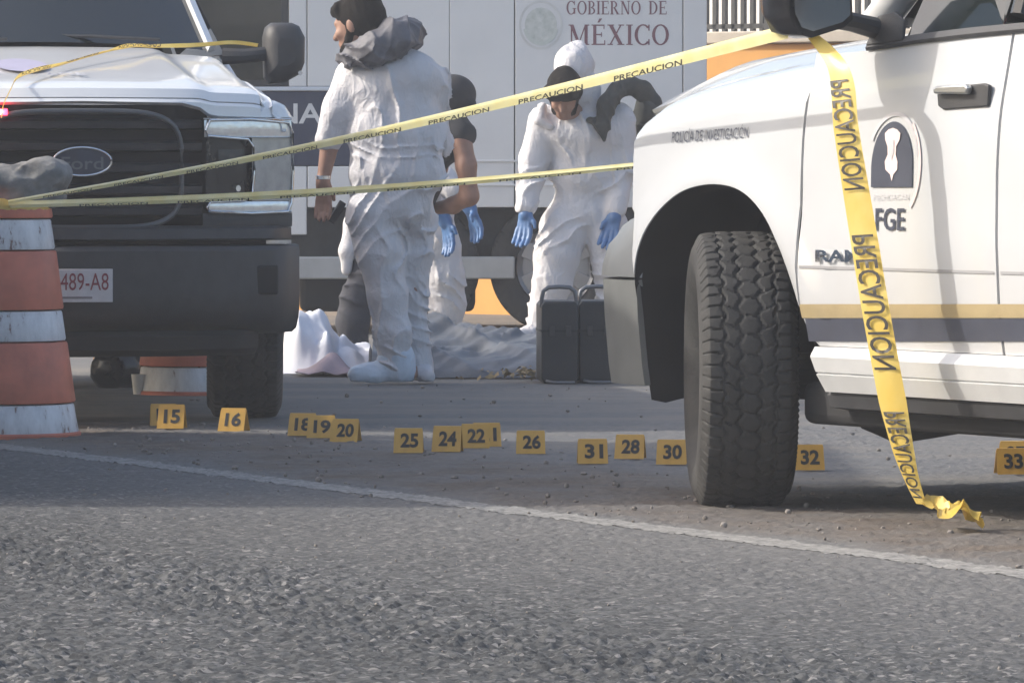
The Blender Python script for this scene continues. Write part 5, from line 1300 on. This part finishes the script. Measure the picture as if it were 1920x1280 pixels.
# ------------------------------------------------------------------ things under and beyond the front-facing pickup
c = P(218, 725, 27.6); rb = Field().ell(Vector((c.x, c.y, .07)), (.115, .12, .10), .04).ell(Vector((c.x - .03, c.y, .14)), (.07, .08, .05), .03).cut((0, 0, -.012), (0, 0, -1))
tag(rb.mesh('rubbish_bag', mat('glossy black film', (.014, .014, .015), .22, var=.3), .008, wr=.022, wscale=(12, 12, 12), wr2=.006), 'knotted glossy black bag on the road under the front-facing pickup', 'bag')
c = P(259, 722, 26.8)
cup = empty('bright_spot_cup', (c.x, c.y, -.012), 0, 'small white cup added for a bright spot on the road beside the second barrel', 'cup')  # cup added to stand for a bright spot under the pickup
MB().lathe([(.001, .001), (.022, .0), (.031, .085), (.029, .085), (.021, .004), (.001, .004)], 20).build('cup_wall', mat('white paper', (.8, .78, .72), .6), cup); MB().tube([(.030 * math.cos(a), .030 * math.sin(a), .085) for a in np.linspace(0, 6.2832, 21)], .0022, 6, caps=False).build('rim', mat('white paper', (.8, .78, .72)), cup)

# ------------------------------------------------------------------ caution tape
def tape_mat(nm='yellow tape film', c0=(.74, .52, .09, 1), c1=(.82, .64, .20, 1)):
    m = bpy.data.materials.new(nm); m.use_nodes = True; nt = m.node_tree; b = nt.nodes['Principled BSDF']
    tc = nt.nodes.new('ShaderNodeTexCoord'); n = nt.nodes.new('ShaderNodeTexNoise'); n.inputs['Scale'].default_value = 9; n.inputs['Detail'].default_value = 5; nt.links.new(tc.outputs['Object'], n.inputs['Vector'])
    r = nt.nodes.new('ShaderNodeValToRGB'); r.color_ramp.elements[0].position = .3; r.color_ramp.elements[0].color = c0; r.color_ramp.elements[1].position = .7; r.color_ramp.elements[1].color = c1
    nt.links.new(n.outputs['Fac'], r.inputs[0]); nt.links.new(r.outputs[0], b.inputs['Base Color']); b.inputs['Roughness'].default_value = .32
    tr = nt.nodes.new('ShaderNodeBsdfTranslucent'); nt.links.new(r.outputs[0], tr.inputs[0]); mx = nt.nodes.new('ShaderNodeMixShader'); mx.inputs[0].default_value = .3
    nt.links.new(b.outputs[0], mx.inputs[1]); nt.links.new(tr.outputs[0], mx.inputs[2]); nt.links.new(mx.outputs[0], nt.nodes['Material Output'].inputs[0])
    return m
M_TAPE = tape_mat(); M_TAPEP = tape_mat('painted-sheen tape film', (.80, .70, .30, 1), (.84, .80, .48, 1)); M_INK = mat('black tape ink', (.03, .028, .025), .5)  # paler film colour carries the sheen and glow of the level tapes
def ribbon(name, path, cross, label, text=None, n=160, film=None):
    """path: control points; cross(t) -> list of offset vectors over the tape width; text: (start metres, pitch, word length, v0, v1, flip)"""
    pts = np.array([tuple(p) for p in path], float); seg = np.r_[0, np.cumsum(np.linalg.norm(np.diff(pts, axis=0), axis=1))]; LEN = seg[-1]
    # smooth path by Catmull-Rom over the control points
    def at(s):
        s = min(max(s, 0), LEN); i = int(min(np.searchsorted(seg, s, 'right') - 1, len(pts) - 2)); t = (s - seg[i]) / (seg[i + 1] - seg[i])
        p0, p1_, p2_, p3_ = pts[max(i - 1, 0)], pts[i], pts[i + 1], pts[min(i + 2, len(pts) - 1)]
        return Vector(.5 * ((2 * p1_) + (-p0 + p2_) * t + (2 * p0 - 5 * p1_ + 4 * p2_ - p3_) * t * t + (-p0 + 3 * p1_ - 3 * p2_ + p3_) * t ** 3))
    rows = []
    for k in range(n):
        s = LEN * k / (n - 1); c = at(s); rows.append([c + o for o in cross(s / LEN, s)])
    o = MB().grid(rows).build(name, film or M_TAPE, None, angle=40, fix=False)
    tag(o, label, 'tape', 'yellow caution tapes')
    if text:
        start, pitch, wl, v0, v1, flip, off = text; v_, f_, w_ = text_geo('PRECAUCION', .01); s = start
        while s + wl < LEN - .02:
            mb = MB(); vs = []
            for q in v_:
                ss = s + wl * q[0] / w_ if flip < 2 else s + wl * (1 - q[0] / w_)
                u = v0 + (v1 - v0) * (q[1] if flip in (0, 2) else 1 - q[1])
                cr = cross(ss / LEN, ss); x = u * (len(cr) - 1); i = int(min(max(math.floor(x), 0), len(cr) - 2)); vs.append(at(ss) + cr[i].lerp(cr[i + 1], x - i) + off)
            mb.add(vs, f_).build('printed_word', M_INK, o, fix=False); s += pitch
    return o
d0 = P(15, 378, 22.4)
# upper tape: barrel to the patrol pickup's mirror
mir = ramw(.80, -1.24, 1.392)
def cross_up(t, s):
    tw = .15 + .25 * math.sin(3.0 * t + .4); w = .010 + .016 * t
    up = Vector((0, -.35 - .2 * tw, 1)).normalized() * w * .62; dn = Vector((0, .75 - .5 * t, -1)).normalized() * w
    return [up + Vector((0, .012, 0)), up * .5, Vector((0, -.003, 0)), dn * .5, dn]
path = []
for t in np.linspace(0, 1, 12):
    p = d0.lerp(mir + Vector((-.02, -.02, .0)), t); p.z -= .035 * math.sin(math.pi * t); path.append(p)
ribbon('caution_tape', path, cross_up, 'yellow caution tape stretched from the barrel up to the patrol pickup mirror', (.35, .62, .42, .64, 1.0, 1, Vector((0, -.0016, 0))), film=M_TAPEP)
# lower tape: barrel to the patrol pickup's grille
gr = ramw(-.95, -.35, 1.035)
def cross_lo(t, s):
    w = .017 + .003 * math.sin(5 * t); up = Vector((0, .15, 1)).normalized() * w * .75; dn = Vector((0, .75, -1)).normalized() * w * .8
    return [up, up * .5, Vector((0, -.003, 0)), dn * .5, dn]
path = []
for t in np.linspace(0, 1, 12):
    p = (d0 + Vector((0, .02, -.012))).lerp(gr, t); p.z -= .03 * math.sin(math.pi * t); path.append(p)
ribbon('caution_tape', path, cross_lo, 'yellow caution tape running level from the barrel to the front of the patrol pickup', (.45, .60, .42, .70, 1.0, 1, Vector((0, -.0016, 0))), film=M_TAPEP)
# knot round the barrel
kp = [(P(2, 283, 22.6) + Vector((.187 * math.cos(a), .187 * math.sin(a), 0))) for a in np.linspace(0, 2 * math.pi, 40)]
kz = P(2, 384, 22.6).z
ribbon('caution_tape', [Vector((p.x, p.y, kz + .006 * math.sin(4 * i))) for i, p in enumerate(kp)], lambda t, s: [Vector((0, 0, .022)), Vector((0, 0, .006)), Vector((0, 0, -.018))], 'yellow caution tape wound round the top of the striped barrel', None, 120)
# tape over the other bonnet
hp = [fordw(-1.0, .345, 1.145), fordw(-.985, .335, 1.19), fordw(-.95, .30, 1.25), fordw(-.86, .26, 1.293), fordw(-.66, .16, 1.322), fordw(-.40, .03, 1.346), fordw(-.05, -.16, 1.388), fordw(.25, -.36, 1.427), fordw(.42, -.50, 1.43), fordw(.60, -.72, 1.437), fordw(.72, -.90, 1.45), fordw(.74, -1.02, 1.44)]
def cross_h(t, s):
    w = .013 + .010 * math.exp(-((t - .63) / .05) ** 2) + .006 * math.sin(9 * t); a = .9 * math.sin(6 * t + .5)
    v_ = (f_left * math.cos(a) * .25 + Vector((0, 0, 1)) * .62 + f_rear * .55).normalized() * w
    return [v_, v_ * .3, v_ * -.3, v_ * -1 + Vector((0, 0, .012))]
ribbon('caution_tape', hp, cross_h, 'yellow caution tape lying over the bonnet of the front-facing pickup', (.30, .55, .36, .15, .85, 2, Vector((0, -.003, .003))))
# hanging tape with mirrored print, trailing to the ground
hb = [ramw(.80, -1.20, 1.392)] + [P(px, py, Y) for px, py, Y in ((1572, 130, 17.19), (1586, 240, 17.14), (1602, 340, 17.12), (1622, 460, 17.10), (1642, 580, 17.07), (1664, 700, 17.05), (1684, 800, 17.03), (1704, 880, 17.02), (1728, 945, 17.01))]
def cross_v(t, s):
    w = np.interp(t, [0, .08, .2, .5, .8, .9, 1], [.016, .030, .044, .050, .050, .040, .022])
    tw = np.interp(t, [0, .1, .5, .8, 1], [.5, .15, .05, .1, .9])
    ax = Vector((math.cos(tw) * .72, -.66, .10 - .1 * t)).normalized(); fold = Vector((0, -.010, 0)) * (1 if t > .7 else .4)
    return [ax * -w, ax * -w * .5 + fold * .5, fold, ax * w * .5 + fold * .6, ax * w]
ht = ribbon('caution_tape', hb, cross_v, 'yellow caution tape hanging from the patrol pickup mirror down to the road, lettering reversed', None)
# its words: reading downwards, mirrored, tops to the left
def vtext(y0, y1):
    pts = np.array([tuple(p) for p in hb]); seg = np.r_[0, np.cumsum(np.linalg.norm(np.diff(pts, axis=0), axis=1))]; LEN = seg[-1]
    v_, f_, w_ = text_geo('PRECAUCION', .012); zs = pts[:, 2]
    def s_of(py):
        z = CAM_H - (py - HORIZON) * 17.1 / FPX; return float(np.interp(-z, -zs, seg))
    vs = []
    for q in v_:
        s = s_of(y0 + (y1 - y0) * q[0] / w_); c = np.array([np.interp(s, seg, pts[:, k]) for k in range(3)]); cr = cross_v(s / LEN, s)
        u = .88 - .76 * q[1]; x = u * 4; i = int(min(math.floor(x), 3)); vs.append(Vector(c) + cr[i].lerp(cr[i + 1], x - i) + Vector((-.004, -.007, 0)))
    MB().add(vs, f_).build('printed_word', M_INK, ht, fix=False)
vtext(150, 356); vtext(440, 692); vtext(770, 930)
# crumpled tail
G = []; n_c, n_r = 22, 12; e0 = P(1724, 938, 17.01); e1 = P(1842, 990, 16.84)
for i in range(n_c):
    u = i / (n_c - 1); c_ = e0.lerp(e1, u); row = []
    wd = float(np.interp(u, [0, .1, .3, .6, .85, 1], [.018, .040, .066, .074, .072, .055]))
    for j in range(n_r):
        v_ = j / (n_r - 1) - .5
        q = np.array([[u * 3.4 + .3, v_ * 2.0, 2.2]]); k1 = float(ridged(q)[0]); k2 = float(vnoise(q * 2.3 + 4)[0]); k3 = float(ridged(q * 1.9 + 7)[0])
        zz = .004 + max(0, c_.z) * (1 - u) ** 1.5 + wd * (.85 * k1 * k1 + .5 * k3 * k2) * min(1, 6 * u + .25)
        row.append((c_.x + .03 * (k2 - .5) + v_ * wd * (.5 + 1.0 * max(0, .25 - u)), c_.y + v_ * wd * 1.7 + .03 * (k3 - .5), max(zz, .003)))
    G.append(row)
MB().grid(G).build('crumpled_tail', M_TAPE, ht, angle=30, fix=False)

# ------------------------------------------------------------------ dusty air of the road
hz_m = bpy.data.materials.new('dusty air'); hz_m.use_nodes = True; nt = hz_m.node_tree
for n in list(nt.nodes):
    if n.type == 'BSDF_PRINCIPLED': nt.nodes.remove(n)
pv = nt.nodes.new('ShaderNodeVolumePrincipled'); pv.inputs['Color'].default_value = (.93, .95, 1.0, 1); pv.inputs['Density'].default_value = .0024; pv.inputs['Anisotropy'].default_value = .2
nt.links.new(pv.outputs[0], nt.nodes['Material Output'].inputs['Volume'])
hz = MB().box((-275, -175, -2.0), (275, 435, 6.6)).build('haze', hz_m, kind='stuff')
